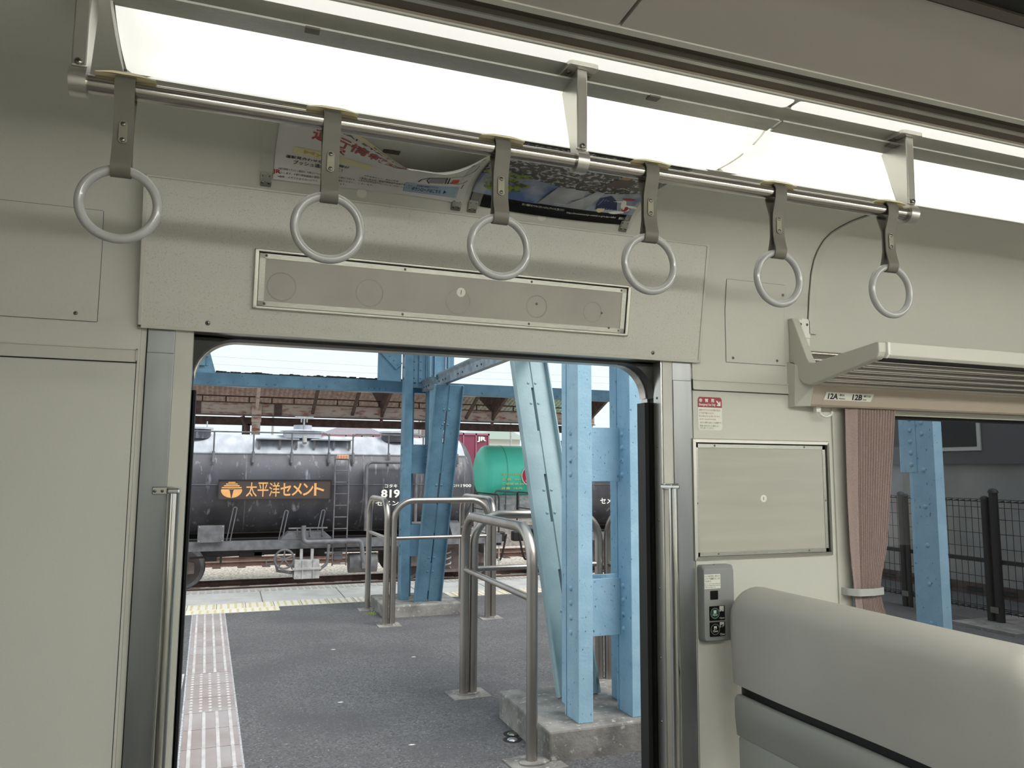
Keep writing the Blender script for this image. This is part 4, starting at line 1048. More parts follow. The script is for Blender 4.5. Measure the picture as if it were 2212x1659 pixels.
BAT = ((.49, .815), (1.38, 1.70), (2.6, 2.9))
column('steel_column', 'nearest pale blue riveted column pair with flat tie plates, right of the doorway', 1.972, 1.876, 2.212, .06, BAT, BLUE)
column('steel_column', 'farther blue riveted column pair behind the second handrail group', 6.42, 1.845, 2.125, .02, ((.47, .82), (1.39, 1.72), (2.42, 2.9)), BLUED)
# brace: two channels back to back, leaning
def brace(label, xc, y0, z0, y1, z1, m, w=.13, dx=0):
    r = thing('steel_brace', label, 'brace', (xc, y0, z0), 'leaning blue braces')
    d = Vector((dx, y1-y0, z1-z0)); L = d.length; F_ = frame((xc, y0, z0), tuple(d.normalized()), tuple(Vector((1, 0, -dx/(z1-z0))).normalized()))
    for s_, x0 in ((-1, -.010), (1, .010)):
        b = MB().at(F_)
        xa, xb = (x0-w, x0) if s_ < 0 else (x0, x0+w)
        b.box(xa, xb, 0, L, -.006, .006)
        xo = xa if s_ < 0 else xb-.010
        b.box(xo, xo+.010, 0, L, -.02, .045)
        xi = xb-.008 if s_ < 0 else xa
        b.box(xi, xi+.008, 0, L, -.055, .0)
        c = b.ob('channel_bar', m, r, bevel=.002)
        b = MB().at(F_)
        for k in range(3):
            for dz in (0, .16): b.dome((x0+s_*.018, .35+k*.85*L/2.5+dz, .006), (0, 0, 1), .011, 10, .6)
        b.ob('rivet', m, c)
    for k in range(4):
        b = MB().at(F_); zz = .12+k*(L-.4)/3; b.box(-.010, .010, zz, zz+.32, -.05, -.002); b.ob('spacer_plate', m, r)
    return r
brace('pale blue grey brace leaning back behind the nearest column', 2.098, 2.45, .062, 3.22, 2.305, PALEB, .128, -.045)
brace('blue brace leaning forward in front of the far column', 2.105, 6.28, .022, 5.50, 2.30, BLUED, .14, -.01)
# long horizontal beam, gussets, left post
r = thing('steel_beam', 'long blue horizontal beam crossing behind the far column, below the sky', 'beam', (2, 6.9, 2.35))
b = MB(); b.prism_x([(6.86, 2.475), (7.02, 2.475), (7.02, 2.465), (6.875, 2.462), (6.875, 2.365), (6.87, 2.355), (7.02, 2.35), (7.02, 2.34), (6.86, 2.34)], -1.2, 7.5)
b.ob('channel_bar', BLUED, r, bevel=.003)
b = MB()
for x in (-.22, -.11, .38, .47, .95, 1.03, 1.50, 1.57, 1.63, 1.70, 2.9, 3.4, 3.9): b.dome((x, 6.86, 2.372), (0, -1, 0), .014, 8, .7)
b.ob('rivet', BLUED, r)
b = MB(); rnd = random.Random(2); vs = []
for k in range(60):
    x = -.3+k*.037; h = rnd.uniform(.004, .02); b.box(x, x+.036, 6.86, 6.98, 2.475, 2.478+h)
b.ob('dirt_crust', mat('soot_crust', rgb(52, 52, 52), .9), r)
r = thing('gusset_plate', 'dark blue riveted gusset plate left of the far column head', 'plate', (1.7, 6.44, 2.42))
b = MB(); b.prism_y([(1.535, 3.2), (1.535, 2.425), (1.80, 2.42), (1.80, 3.2)], 6.44, 6.452); b.ob('plate', BLUED, r)
F_ = Matrix.Translation((1.66, 6.42, 2.70)) @ Matrix.Rotation(math.radians(45), 4, 'Y')
b = MB().at(F_); b.box(-.16, .16, 0, .016, -.05, .05); pl = b.ob('splice_plate', BLUED, r)
b = MB().at(F_)
for k in range(5): b.dome((-.13+.065*k, 0, 0), (0, -1, 0), .012, 8, .6)
b.ob('rivet', BLUED, pl)
r = thing('steel_column', 'dark blue riveted column stub at the upper left corner of the doorway', 'column', (-.30, 6.44, 2.45), 'blue steel columns')
b = MB(); b.box(-.345, -.25, 6.42, 6.434, 2.49, ZT); b.box(-.345, -.33, 6.42, 6.56, 2.40, ZT); b.ob('channel_post', BLUED, r, bevel=.003)
b = MB(); b.prism_y([(-.42, 2.42), (-.145, 2.42), (-.235, 2.72), (-.235, 3.6), (-.42, 3.6)], 6.45, 6.462); g_ = b.ob('gusset_plate', BLUED, r)
b = MB()
for k in range(8): b.dome((-.235-.0, 6.45, 2.50+.09*k), (0, -1, 0), .012, 8, .7)
b.ob('rivet', BLUED, g_)
# riveted plates at the head of the far column
r = thing('column_head', 'cluster of dark riveted plates between the far column posts, under the door head', 'plate', (2.0, 6.5, 2.42))
b = MB(); b.box(1.93, 2.13, 6.48, 6.49, 2.36, 3.3); b.ob('plate', BLUED, r)
for x, w_ in ((1.955, .03), (2.03, .02), (2.12, .03)):
    b = MB(); b.box(x-w_, x+w_, 6.462, 6.48, 2.42, 3.3); a_ = b.ob('angle_bar', BLUED, r)
    b = MB()
    for k in range(7): b.dome((x, 6.462, 2.47+.095*k), (0, -1, 0), .012, 8, .7)
    b.ob('rivet', BLUED, a_)
r = thing('steel_beam', 'grey blue beam running from the far column towards the train, above the leaning brace', 'beam', (2.06, 4.5, 2.3))
b = MB(); pr_ = [(2.03, 2.43), (2.045, 2.452), (2.075, 2.462), (2.14, 2.462), (2.14, 2.452), (2.08, 2.45), (2.062, 2.43), (2.056, 2.40), (2.056, 2.33), (2.10, 2.325), (2.10, 2.315), (2.045, 2.315), (2.045, 2.40)]
b.prism_y([(p[0], p[1]) for p in pr_], 2.2, 6.45, smooth=False); b.ob('channel_bar', mat('galvanised_blue_grey', rgb(150, 166, 176), .4, .3, c2=rgb(112, 122, 130), scale=12), r)
b = MB()
for y in (6.35, 6.25, 6.15, 5.7, 5.55, 5.45, 5.0, 4.85, 4.4, 4.28, 3.9, 3.78): b.dome((2.045, y, 2.355), (-1, 0, 0), .011, 8, .7)
b.ob('rivet', IRON, r)
r = thing('hanging_channel', 'short pale blue double channel hanging above the brace, by the sky gap', 'brace', (2.1, 5.4, 2.36))
b = MB(); b.box(1.95, 1.965, 5.72, 5.80, 2.40, 3.2); b.box(2.00, 2.015, 5.72, 5.80, 2.40, 3.2); b.box(2.02, 2.13, 5.76, 5.775, 2.38, 3.2); b.box(2.15, 2.22, 5.76, 5.775, 2.42, 3.2); b.box(2.14, 2.155, 5.70, 5.78, 2.38, 3.2); b.ob('channel_bar', BLUED, r)
# footbridge deck above the far columns (out of view, it shades them)
r = thing('footbridge_deck', 'blue footbridge deck carried by the columns, above the view', 'footbridge', (2, 4.2, 4.0))
b = MB(); b.box(-4.5, 6.5, 5.2, 8.2, 4.0, 4.25); b.ob('deck', BLUED, r)
b = MB(); b.box(-4.5, 6.5, 5.2, 5.28, 4.25, 5.2); b.box(-4.5, 6.5, 8.12, 8.2, 4.25, 5.2); b.ob('parapet', BLUED, r)
# column outside the window
r = thing('steel_column', 'pale blue riveted column seen through the tinted window', 'column', (4.6, 2.05, 0), 'blue steel columns')
b = MB(); channel(b, 4.69, 2.05, 2.27, .06, ZT, fl=.085); b.ob('channel_post', BLUE, r, bevel=.003)
b = MB(); b.box(4.684, 4.69, 2.195, 2.34, 1.445, ZT); sp = b.ob('splice_plate', BLUE, r)
b = MB()
for k in range(8): b.dome((4.684, 2.24, 1.50+.083*k), (-1, 0, 0), .018, 10, .7)
b.ob('rivet', BLUE, sp)
b = MB()
for z in (.39, .66, .93, 1.20, 1.46, 1.72, 1.80, 1.88): b.dome((4.69, 2.145, z), (-1, 0, 0), .018, 10, .7)
b.ob('rivet', BLUE, r)

# ------------------------------------------------------------------ stainless handrails
def handrail(label, p0, p1, zt=1.155, rr_=.031, zm=.748, rp=.45):
    A, B = Vector((p0[0], p0[1], PZ0)), Vector((p1[0], p1[1], PZ0))
    r = thing('handrail', label, 'handrail', tuple((A+B)/2), 'stainless handrails around the columns')
    up = Vector((0, 0, zt-.031-PZ0))
    pth = rounded([A, A+up, B+up, B], .20, 9)
    b = MB(); b.tube(pth, rr_, 18); b.ob('frame_tube', INOX, r)
    b = MB(); h = Vector((0, 0, zm-PZ0)); b.tube([A+h, B+h], .0185, 14); b.ob('cross_tube', INOX, r)
    return r
handrail('nearest stainless handrail loop, running away from the train left of the nearest column', (1.590, 1.95), (1.600, 3.235))
handrail('stainless handrail loop crossing behind the nearest column', (1.668, 3.25), (2.655, 3.26))
handrail('stainless handrail loop right of the nearest column, mostly hidden by it', (2.722, 3.24), (2.74, 1.95))
handrail('leftmost far stainless handrail loop, running away beside the far column', (1.545, 5.74), (1.525, 6.66))
handrail('far stainless handrail loop crossing in front of the far column', (1.612, 5.74), (2.625, 5.77))
handrail('far stainless handrail loop right of the far column brace', (2.690, 5.79), (2.715, 7.05))
def footing(x, y, w_, rot, label):
    r = thing('rail_footing', label, 'footing', (x, y, PZ0), 'mortar footings of the handrails')
    F_ = Matrix.Translation((x, y, PZ0)) @ Matrix.Rotation(rot, 4, 'Z')
    b = MB().at(F_); b.box(-w_, w_, -w_*.85, w_*.85, -.02, .008); b.ob('mortar_pad', CONC, r, bevel=.004)
    b = MB().at(F_); b.prism([(p[0], p[1]*.62) for p in circ(0, 0, w_*.62, 22)], .008, .016); b.ob('collar', CONC, r)
footing(1.635, 3.245, .135, .06, 'square mortar footing under the paired legs of the nearest handrails')
footing(1.60, 1.93, .14, .1, 'square mortar footing under the front leg of the nearest handrail')
footing(2.69, 3.245, .12, .0, 'mortar footing of the paired handrail legs behind the nearest column')
footing(1.580, 5.74, .115, 0, 'mortar footing under the paired legs of the far left handrails')
footing(1.525, 6.66, .10, 0, 'mortar footing under the farthest left handrail leg')
footing(2.658, 5.78, .115, 0, 'mortar footing under the paired legs right of the far brace')

# ------------------------------------------------------------------ platform end fence, annexe behind it (seen through the window)
fe = thing('mesh_fence', 'dark brown welded mesh fence across the platform, seen through the window', 'fence', (7.5, 3.3, PZ0))
b = MB(); y0, y1, z0, z1 = .9, 6.6, .0, 1.16
for k in range(76): y = y0+.075*k; b.box(7.498, 7.502, y-.0022, y+.0022, z0, z1)
for z in (.06, .21, .36, .51, .66, .81, .96, 1.08): b.box(7.495, 7.505, y0, y1, z-.003, z+.003)
for z in (.02, 1.14):
    b.box(7.485, 7.515, y0, y1, z-.004, z+.004); b.box(7.49, 7.51, y0, y1, z+.02, z+.026)
    for k in range(76): y = y0+.075*k; b.tube([(7.48, y, z), (7.52, y+.02, z+.012), (7.48, y+.045, z)], .004, 5, cap=False)
b.ob('mesh_panel', FENCE, fe)
b = MB(); b.box(7.48, 7.52, y0, y1, .515, .55); b.ob('mid_rail', FENCE, fe)
for y, zt_, rr_ in ((4.93, 1.18, .035), (4.86, 1.16, .028), (3.86, 1.16, .038), (3.76, 1.235, .042), (2.2, 1.16, .035), (5.95, 1.16, .035)):
    b = MB(); b.tube([(7.46, y, PZ0), (7.46, y, zt_)], rr_, 12); p_ = b.ob('post', FENCE, fe)
    b = MB(); b.dome((7.46, y, zt_), (0, 0, 1), rr_*1.25, 12, .9); b.ob('post_cap', IRON, p_)
for y in (3.80, 4.9): b = MB(); b.box(7.41, 7.5, y-.06, y+.03, .02, .08); b.ob('clamp', SCREW, fe)
b = MB(); b.box(7.05, 8.4, 3.3, 4.0, PZ0, PZ0+.03); tag(b.ob('concrete_pad', CONC), 'low concrete pad at the foot of the fence post', 'pad')
an = thing('annexe', 'grey station annexe with dark upper wall behind the mesh fence', 'building', (10, 5, PZ0))
b = MB(); b.box(9.0, 12, -1, 7.2, PZ0, 1.55); b.ob('lower_wall', BWALL, an)
b = MB(); b.box(8.92, 12, -1, 7.4, 1.55, 4.2); b.ob('upper_wall', BDARK, an)
b = MB(); b.box(8.985, 9.0, -1, 7.2, PZ0, .05); b.ob('base_band', RUSTD, an)
for k in range(9): b = MB(); b.box(8.975, 8.99, 2.9+.45*k, 3.12+.45*k, -.06, .0); b.ob('vent', IRON, an)
for y in (3.0, 5.0): b = MB(); b.box(8.9, 8.93, y, y+.75, 1.72, 2.35); f_ = b.ob('window_frame', TRIM, an); b = MB(); b.box(8.895, 8.9, y+.05, y+.70, 1.77, 2.30); b.ob('pane', BLACK, f_)  # frame and pane stand for a window reflected in the train glass
for k in range(6): b = MB(); b.box(8.90, 8.92, -1, 7.4, 2.4+.25*k, 2.43+.25*k); b.ob('cladding_joint', IRON, an)

# ------------------------------------------------------------------ tracks
ZR = -1.05
b = MB(); b.box(-40, 60, 8.40, 40, -1.5, ZR-.13); b.mi = 0
struct(b, 'ballast_bed', BALL)
def rail(y, label):
    r = thing('rail', label, 'rail', (5, y, ZR-.13), 'railway rails')
    b = MB(); b.prism_x([(y-.055, ZR-.13), (y+.055, ZR-.13), (y+.055, ZR-.12), (y+.012, ZR-.11), (y+.010, ZR-.04), (y+.03, ZR-.03), (y+.03, ZR-.004), (y-.03, ZR-.004), (y-.03, ZR-.03), (y-.010, ZR-.04), (y-.012, ZR-.11), (y-.055, ZR-.12)], -30, 45); b.ob('web', RAILM, r)
    b = MB(); b.box(-30, 45, y-.03, y+.03, ZR-.004, ZR); b.ob('running_surface', RHEAD, r)
for y, l in ((15.47, 'near rail of the tank wagon track, rusty brown'), (16.60, 'far rail of the tank wagon track with shiny top'), (20.1, 'near rail of the empty track behind the tank wagon'), (21.2, 'far rail of the empty track behind the tank wagon'), (26.4, 'near rail of the green tank wagon track'), (27.5, 'far rail of the green tank wagon track')): rail(y, l)
b = MB()
for y0 in (15.0, 19.7, 26.0):
    for k in range(60): b.box(-12+.62*k, -11.8+.62*k, y0, y0+2.0, ZR-.2, ZR-.115)
struct(b, 'track_sleepers', mat('timber_sleeper', rgb(78, 66, 60), .9))

# ------------------------------------------------------------------ tank wagons
AY, AZ, AR = 16.03, 1.09, 1.075
def wheelset(r, x, y0=15.47, face=True):
    b = MB(); y = y0
    b.tube([(x, y-.06, ZR+.43), (x, y+.03, ZR+.43)], .43, 36); b.tube([(x, y+.03, ZR+.43), (x, y+.05, ZR+.43)], .455, 36)
    wmesh = b.ob('wheel', TANKG, r, sharp=50)
    b = MB(); b.tube([(x, y-.065, ZR+.43), (x, y-.055, ZR+.43)], .365, 32); b.tube([(x, y-.20, ZR+.43), (x, y-.05, ZR+.43)], .12, 18); b.ob('hub', mat('wheel_face_%d' % len(MATS), rgb(74, 70, 70), .7) if 'wf' not in MATS else MATS['wf'], wmesh, sharp=50)
    b = MB(); b.tube([(x, y-.3, ZR+.43), (x, y-.18, ZR+.43)], .135, 18); b.tube([(x, y-.315, ZR+.43), (x, y-.3, ZR+.43)], .11, 18)
    for k in range(3): a_ = k*2*PI/3; b.dome((x+.055*math.cos(a_), y-.315, ZR+.43+.055*math.sin(a_)), (0, -1, 0), .025, 8, .6)
    b.ob('axle_box', RUSTY, wmesh, sharp=50)
    b = MB(); b.tube([(x, y+1.10+.09, ZR+.43), (x, y+1.10, ZR+.43)], .43, 28); b.tube([(x, y, ZR+.43), (x, y+1.1, ZR+.43)], .07, 10); b.ob('rear_wheel', TANKG, r, sharp=50)
MATS['wf'] = mat('wheel_face', rgb(74, 70, 70), .7)
def bogie(r, xc):
    for dx in (-.77, .77): wheelset(r, xc+dx)
    b = MB(); y = 15.20
    P = [(xc-1.02, -.50), (xc-1.02, -.72), (xc-.55, -.74), (xc-.40, -.90), (xc+.40, -.90), (xc+.55, -.74), (xc+1.02, -.72), (xc+1.02, -.50), (xc+.62, -.40), (xc+.40, -.20), (xc-.40, -.20), (xc-.62, -.40)]
    b.prism_y(P, y, y+.09); sf = b.ob('side_frame', RUSTY, r, bevel=.01)
    for dx in (-.13, .13):
        b = MB(); pts = [(xc+dx+.075*math.cos(t*.9), y-.03+.075*math.sin(t*.9), -.80+.018*t) for t in range(26)]; b.tube(pts, .018, 6); b.ob('spring', TANKL, sf)
    b = MB(); b.box(xc-.35, xc+.35, y-.1, y+.1, -.34, -.26); b.box(xc-.35, xc+.35, y-.12, y+.1, -.88, -.82); b.ob('spring_plank', RUSTY, sf)
def black_wagon(xc, label, detail=True):
    r = thing('tank_wagon', label, 'tank wagon', (xc, AY, ZR), 'black cement tank wagons')
    H = 4.02; b = MB(); ns, nc = 60, 56
    def tf(u, v):
        x = -H+2*H*u; d = min(x+H, H-x); e = .42
        q = math.sqrt(max(0, 1-(1-min(1, d/e))**2)) if d < e else 1
        q = .0+q; rr = AR*q
        t = 2*PI*v
        # tank deepens towards the middle (bottom hopper)
        z = math.sin(t); drop = 0
        return (xc+x, AY-rr*math.cos(t), AZ+rr*z-drop)
    us = [0, .002, .006, .012, .02, .03, .042, .0525]; us = us+[.0525+(1-.105)*i/24 for i in range(1, 24)]+[1-q for q in us[::-1]]
    vs = [tf(u, j/nc) for u in us for j in range(nc)]
    n_ = len(us); fs = []; mi = []
    for i in range(n_-1):
        for j in range(nc): fs.append((i*nc+j, (i+1)*nc+j, (i+1)*nc+(j+1) % nc, i*nc+(j+1) % nc))
    b.add(vs, fs, True)
    b.ob('tank_barrel', TANKB, r)
    b = MB()   # silver upper cover, slightly proud, with lip
    b.grid(lambda u, v: (xc-3.62+7.24*u, AY-(AR+.012)*math.cos(math.radians(39+102*v)), AZ+(AR+.012)*math.sin(math.radians(39+102*v))), 24, 20, True)
    b.ob('silver_top', TANKS, r)
    b = MB(); b.tube([(xc-3.62, AY-(AR+.01)*math.cos(math.radians(38)), AZ+AR*math.sin(math.radians(38))), (xc+3.62, AY-(AR+.01)*math.cos(math.radians(38)), AZ+AR*math.sin(math.radians(38)))], .03, 8); b.ob('cover_lip', TANKS, r)
    b = MB()
    for x in (-3.55, -1.2, 1.25, 3.55): b.grid(lambda u, v: (xc+x+.03*u, AY-(AR+.004)*math.cos(2*PI*v), AZ+(AR+.004)*math.sin(2*PI*v)), 1, 48, True)
    b.tube([(xc-3.55, AY-AR-.004, AZ), (xc+3.62, AY-AR-.004, AZ)], .008, 6)
    b.ob('weld_seam', TANKG, r)
    # underframe
    b = MB(); b.prism_x([(14.86, -.055), (15.02, -.055), (15.02, -.075), (14.90, -.085), (14.90, -.21), (15.04, -.22), (15.04, -.24), (14.86, -.24)], xc-4.45, xc+4.45); b.ob('side_sill', TANKG, r)
    b = MB(); b.box(xc-4.45, xc+4.45, 17.0, 17.15, -.24, -.06); b.box(xc-4.45, xc-4.35, 14.9, 17.1, -.30, -.05); b.box(xc+4.35, xc+4.45, 14.9, 17.1, -.30, -.05); b.box(xc-4.4, xc+4.4, 15.85, 16.2, -.45, -.1); b.ob('underframe', IRON, r)
    b = MB(); b.box(xc-4.42, xc-3.6, 14.9, 17.1, -.05, -.02); b.box(xc+3.6, xc+4.42, 14.9, 17.1, -.05, -.02); b.ob('end_deck', TANKG, r)
    for sx in (-1, 1):
        b = MB(); b.tube(rounded([(xc+sx*4.42, 15.0, -.03), (xc+sx*4.42, 15.0, .85), (xc+sx*4.42, 17.0, .85), (xc+sx*4.42, 17.0, -.03)], .1), .02, 8); b.tube([(xc+sx*4.42, 15.0, .45), (xc+sx*4.42, 17.0, .45)], .015, 8); b.ob('end_railing', IRON, r)
        b = MB(); b.box(xc+sx*4.45-.02, xc+sx*4.9+.02, 15.93, 16.13, -.32, -.08) if sx > 0 else b.box(xc-4.92, xc-4.43, 15.93, 16.13, -.32, -.08); b.ob('coupler', IRON, r, bevel=.03)
        b = MB(); pts = [(xc+sx*(4.5+.03*k), 15.7, -.12-.62*math.sin(k/12*PI)) for k in range(13)]; b.tube(pts, .025, 7); b.ob('brake_hose', IRON, r)
        b = MB(); b.tube([(xc+sx*4.40, 14.92, -.24), (xc+sx*4.40, 14.92, -.80)], .014, 6); b.tube([(xc+sx*4.05, 14.92, -.24), (xc+sx*4.05, 14.92, -.80)], .014, 6); b.tube([(xc+sx*4.05, 14.92, -.62), (xc+sx*4.40, 14.92, -.62)], .014, 6); b.ob('step', TANKL, r)
        bogie(r, xc+sx*3.12)
    for zz in (-.05,):
        for sx in (-1, 1):
            b = MB(); b.prism_x([(14.92, -.05), (15.4, -.05), (15.55, .36), (15.2, .20)], xc+sx*3.4-.12, xc+sx*3.4+.12); b.ob('saddle', TANKG, r)
    # hand rails on top
    for a0_, a1_ in ((-3.4, .50), (1.02, 3.4)):
        b = MB(); pth = rounded([(xc+a0_, 15.08, 1.79), (xc+a0_, 15.08, 2.19), (xc+a1_, 15.08, 2.19), (xc+a1_, 15.08, 1.79)], .09); b.tube(pth, .016, 7)
        k = a0_
        b.ob('top_railing', TANKG, r)
        n_p = 6 if a0_ < 0 else 4
        for k in range(n_p):
            x = xc+a0_+(a1_-a0_)*k/(n_p-1)
            b = MB(); b.tube([(x, 15.08, 1.78), (x, 15.08, 2.19)], .017, 7); b.tube([(x, 15.03, 1.78), (x-.0, 14.995, 1.55)], .03, 8); b.ob('railing_post', TANKG, r)
    for xa in (-1.0, .14):
        b = MB(); b.box(xc+xa, xc+xa+.88, 15.15, 15.75, 2.05, 2.075); hb = b.ob('walkway_plate', TANKS, r)
        for dx in (.04, .46, .80): b = MB(); b.box(xc+xa+dx, xc+xa+dx+.05, 15.2, 15.24, 1.86, 2.05); b.ob('walkway_leg', TANKG, hb)
    b = MB(); b.tube([(xc, AY-.2, 2.1), (xc, AY-.2, 2.26)], .42, 28); b.tube([(xc, AY-.2, 2.26), (xc, AY-.2, 2.30)], .30, 24, rr=[.5, .28]); b.tube([(xc, AY-.2, 2.30), (xc, AY-.2, 2.40)], .20, 20); b.ob('filling_dome', TANKS, r, sharp=50)
    b = MB(); b.tube([(xc, AY-.5, 2.30), (xc, AY-.5, 2.56)], .02, 8); b.tube([(xc-.20, AY-.5, 2.56), (xc+.20, AY-.5, 2.56)], .018, 8); b.tube([(xc-.06, AY-.5, 2.45), (xc-.06, AY-.5, 2.55)], .015, 6); b.tube([(xc+.06, AY-.5, 2.45), (xc+.06, AY-.5, 2.55)], .015, 6)
    b.tube([(xc, 15.3, 2.12), (xc, 15.22, 1.98)], .05, 10); b.ob('dome_valve', TANKL, r)
    for sx in (-1, 1):
        b = MB(); b.tube([(xc+sx*2.16-.08, AY-.35, 2.05), (xc+sx*2.16-.08, AY-.35, 2.25)], .32, 28); h_ = b.ob('hatch', TANKB, r, sharp=50)
        b = MB(); b.tube([(xc+sx*2.16-.08, AY-.35, 2.25), (xc+sx*2.16-.08, AY-.35, 2.29)], .37, 28); b.tube([(xc+sx*2.16+.16, AY-.5, 2.28), (xc+sx*2.16+.16, AY-.5, 2.42)], .012, 6); b.ob('hatch_lid', TANKS, h_, sharp=50)
    return r
def finish_wagon(r, xc):
    Fw = frame((xc, AY-AR-.06, 0))
    # sign board
    x0, x1, z0, z1 = -1.70, .545, .80, 1.18
    b = MB().at(Fw); b.box(x0, x1, z0, z1, 0, .02); sb = b.ob('sign_board', SIGNB, r)
    b = MB().at(Fw)
    for a_, b_, c_, d_ in ((x0-.02, x1+.02, z0-.02, z0), (x0-.02, x1+.02, z1, z1+.02), (x0-.02, x0, z0, z1), (x1, x1+.02, z0, z1)): b.box(a_, b_, c_, d_, 0, .035)
    b.ob('sign_frame', IRON, sb)
    b = MB().at(Fw)
    for i, ch in enumerate('太平洋セメント'):
        cx = -1.06+.228*i; b.text(ch, cx-.115, cx+.10, .845 if i < 3 else .86, 1.14 if i < 3 else 1.125, .022, .008 if i < 3 else .02)
    b.ob('sign_lettering', GOLD, sb)
    b = MB().at(Fw); cx = -1.455
    # round emblem: bowl with two wings below stacked bars
    def half(s_):
        P = []
        for k in range(13): t = math.radians(-2-86*k/12); P.append((cx+s_*(.205*math.cos(t)), .985+.16*math.sin(t)+.0))
        P += [(cx+s_*.012, .855), (cx+s_*.035, .975), (cx+s_*.07, 1.0), (cx+s_*.20, 1.0)]
        return P if s_ < 0 else P[::-1]
    for s_ in (-1, 1): b.prism(half(s_), .021, .024)
    for zz, hw, hh in ((1.033, .195, .012), (1.071, .155, .012), (1.106, .115, .011), (1.14, .07, .011)): b.prism(rrect(cx-hw, cx+hw, zz-hh, zz+hh, hh*.95, 4), .021, .024)
    b.box(cx-.09, cx+.09, .995, 1.003, .021, .024)
    b.ob('emblem', GOLD, sb)
    # ladder
    b = MB()
    for x in (xc+.62, xc+.91): b.tube([(x, 14.86, -.62), (x, 14.80, 1.0), (x, 14.92, 1.72)], .014, 6)
    for k in range(10): z = -.58+.246*k; b.tube([(xc+.62, 14.83 if z < 1 else 14.86, z), (xc+.91, 14.83 if z < 1 else 14.86, z)], .012, 6)
    b.ob('ladder', TANKG, r)
    b = MB()
    for row in range(3): b.tube([(xc+.65+.02*k, 14.82+.012*math.sin(k*2.2), 1.66+.028*row) for k in range(13)], .014, 6)
    b.ob('coiled_rope', mat('orange_rope', rgb(226, 172, 140), .8), r)
    # guard frame and lettering
    b = MB(); b.tube(rounded([(xc+1.30, 14.84, .10), (xc+1.30, 14.84, 1.58), (xc+2.4, 14.84, 1.58), (xc+2.4, 14.84, .10)], .12), .035, 10); b.ob('guard_pipe', TANKG, r)
    Fl = frame((xc, AY-AR-.028, 0)); b = MB().at(Fl)
    b.text('コタキ', 1.72, 2.0, 1.02, 1.10, 0, .02); b.text('81900', 1.64, 2.34, .80, .985, 0, .035); b.text('セメント', 1.53, 2.2, .63, .735, 0, .02)
    b.text('形式コタキ', 3.17, 3.42, 1.03, 1.10, .05, .01); b.text('1900', 3.45, 3.70, 1.03, 1.10, .05, .02)
    b.ob('white_lettering', WHITE, r)
    # plates, brackets
    for xa, s_ in ((-2.06, .50), (2.15, .42)):
        b = MB(); b.box(xc+xa, xc+xa+s_, 14.78, 14.80, -.06, .28); pl = b.ob('card_plate', TANKG, r, bevel=.005)
        b = MB()
        for dx, dz in ((.03, -.03), (s_-.03, -.03), (.03, .25), (s_-.03, .25)): b.dome((xc+xa+dx, 14.78, dz), (0, -1, 0), .012, 6)
        b.ob('bolt', TANKL, pl)
    for x_, zt_ in ((-1.38, .63), (-.36, .55), (.40, .55)):
        b = MB(); b.tube(rounded([(xc+x_-.13, 14.90, -.05), (xc+x_-.02, 14.93, zt_), (xc+x_+.05, 14.93, zt_), (xc+x_-.06, 14.88, -.05)], .03), .012, 6); b.ob('hook_bar', TANKG, r)
    # hopper outlet, pipes, handwheel
    b = MB(); b.prism_y([(xc-.46, -.05), (xc-.30, .10), (xc+.45, .10), (xc+.62, -.05)], 14.87, 15.3); b.tube([(xc-.3, 14.86, .18), (xc+.5, 14.86, .18)], .018, 6)
    for k in range(3): b.tube([(xc-.12+.26*k, 14.86, .02), (xc-.12+.26*k, 14.86, .2)], .016, 6)
    b.ob('hopper_skirt', TANKG, r)
    b = MB(); b.tube(rounded([(xc+.0, 14.78, .24), (xc+.0, 14.74, -.10), (xc+1.2, 14.74, -.10), (xc+1.26, 14.74, -.55)], .09), .05, 12); b.ob('discharge_pipe', TANKG, r)
    b = MB(); b.tube(rounded([(xc+.52, 14.72, -.15), (xc+.50, 14.72, -.55), (xc+.30, 14.72, -.70)], .16), .032, 10); b.tube([(xc+.44, 14.72, -.33), (xc+.60, 14.72, -.33)], .022, 8); b.ob('outlet_pipe', TANKG, r); b = MB(); b.tube([(xc-.55, 14.72, -.42), (xc-.50, 14.72, -.66), (xc-.15, 14.72, -.72)], .035, 10); b.tube([(xc-.72, 14.72, -.52), (xc-.55, 14.72, -.52)], .015, 6); b.tube([(xc-.72, 14.72, -.46), (xc-.72, 14.72, -.58)], .012, 6); b.ob('outlet_pipe', TANKG, r)
    b = MB(); b.tube(circ3((xc-.38, 14.62, -.42), .19, 28), .022, 8, closed=True)
    for k in range(5): a_ = PI/2+k*2*PI/5; b.tube([(xc-.38, 14.60, -.42), (xc-.38+.18*math.cos(a_), 14.62, -.42+.18*math.sin(a_))], .016, 6)
    b.tube([(xc-.38, 14.59, -.42), (xc-.38, 14.9, -.42)], .03, 8); b.ob('handwheel', TANKG, r)
    b = MB(); b.box(xc-.17, xc+.33, 14.66, 15.1, -.62, -.46); b.box(xc-.21, xc+.37, 14.63, 15.1, -.655, -.61); b.box(xc-.17, xc+.34, 14.66, 15.1, -.84, -.655)
    for dx in (-.02, .20): b.box(xc+dx, xc+dx+.03, 14.64, 14.67, -.84, -.46); b.box(xc+dx-.04, xc+dx+.02, 14.75, 14.80, -.46, -.24)
    b.ob('outlet_box', TANKL, r, bevel=.004)
    # brake gear
    b = MB()
    for x_, w_, zz in ((-1.25, .45, -.36), (-1.9, .22, -.42), (-.95, .2, -.33)): b.box(xc+x_, xc+x_+w_, 15.1, 15.4, zz-.05, zz+.05)
    b.tube([(xc-2.2, 15.2, -.40), (xc-.2, 15.2, -.33)], .022, 6); b.tube([(xc-1.6, 15.0, -.25), (xc-1.6, 15.0, -.50)], .02, 6)
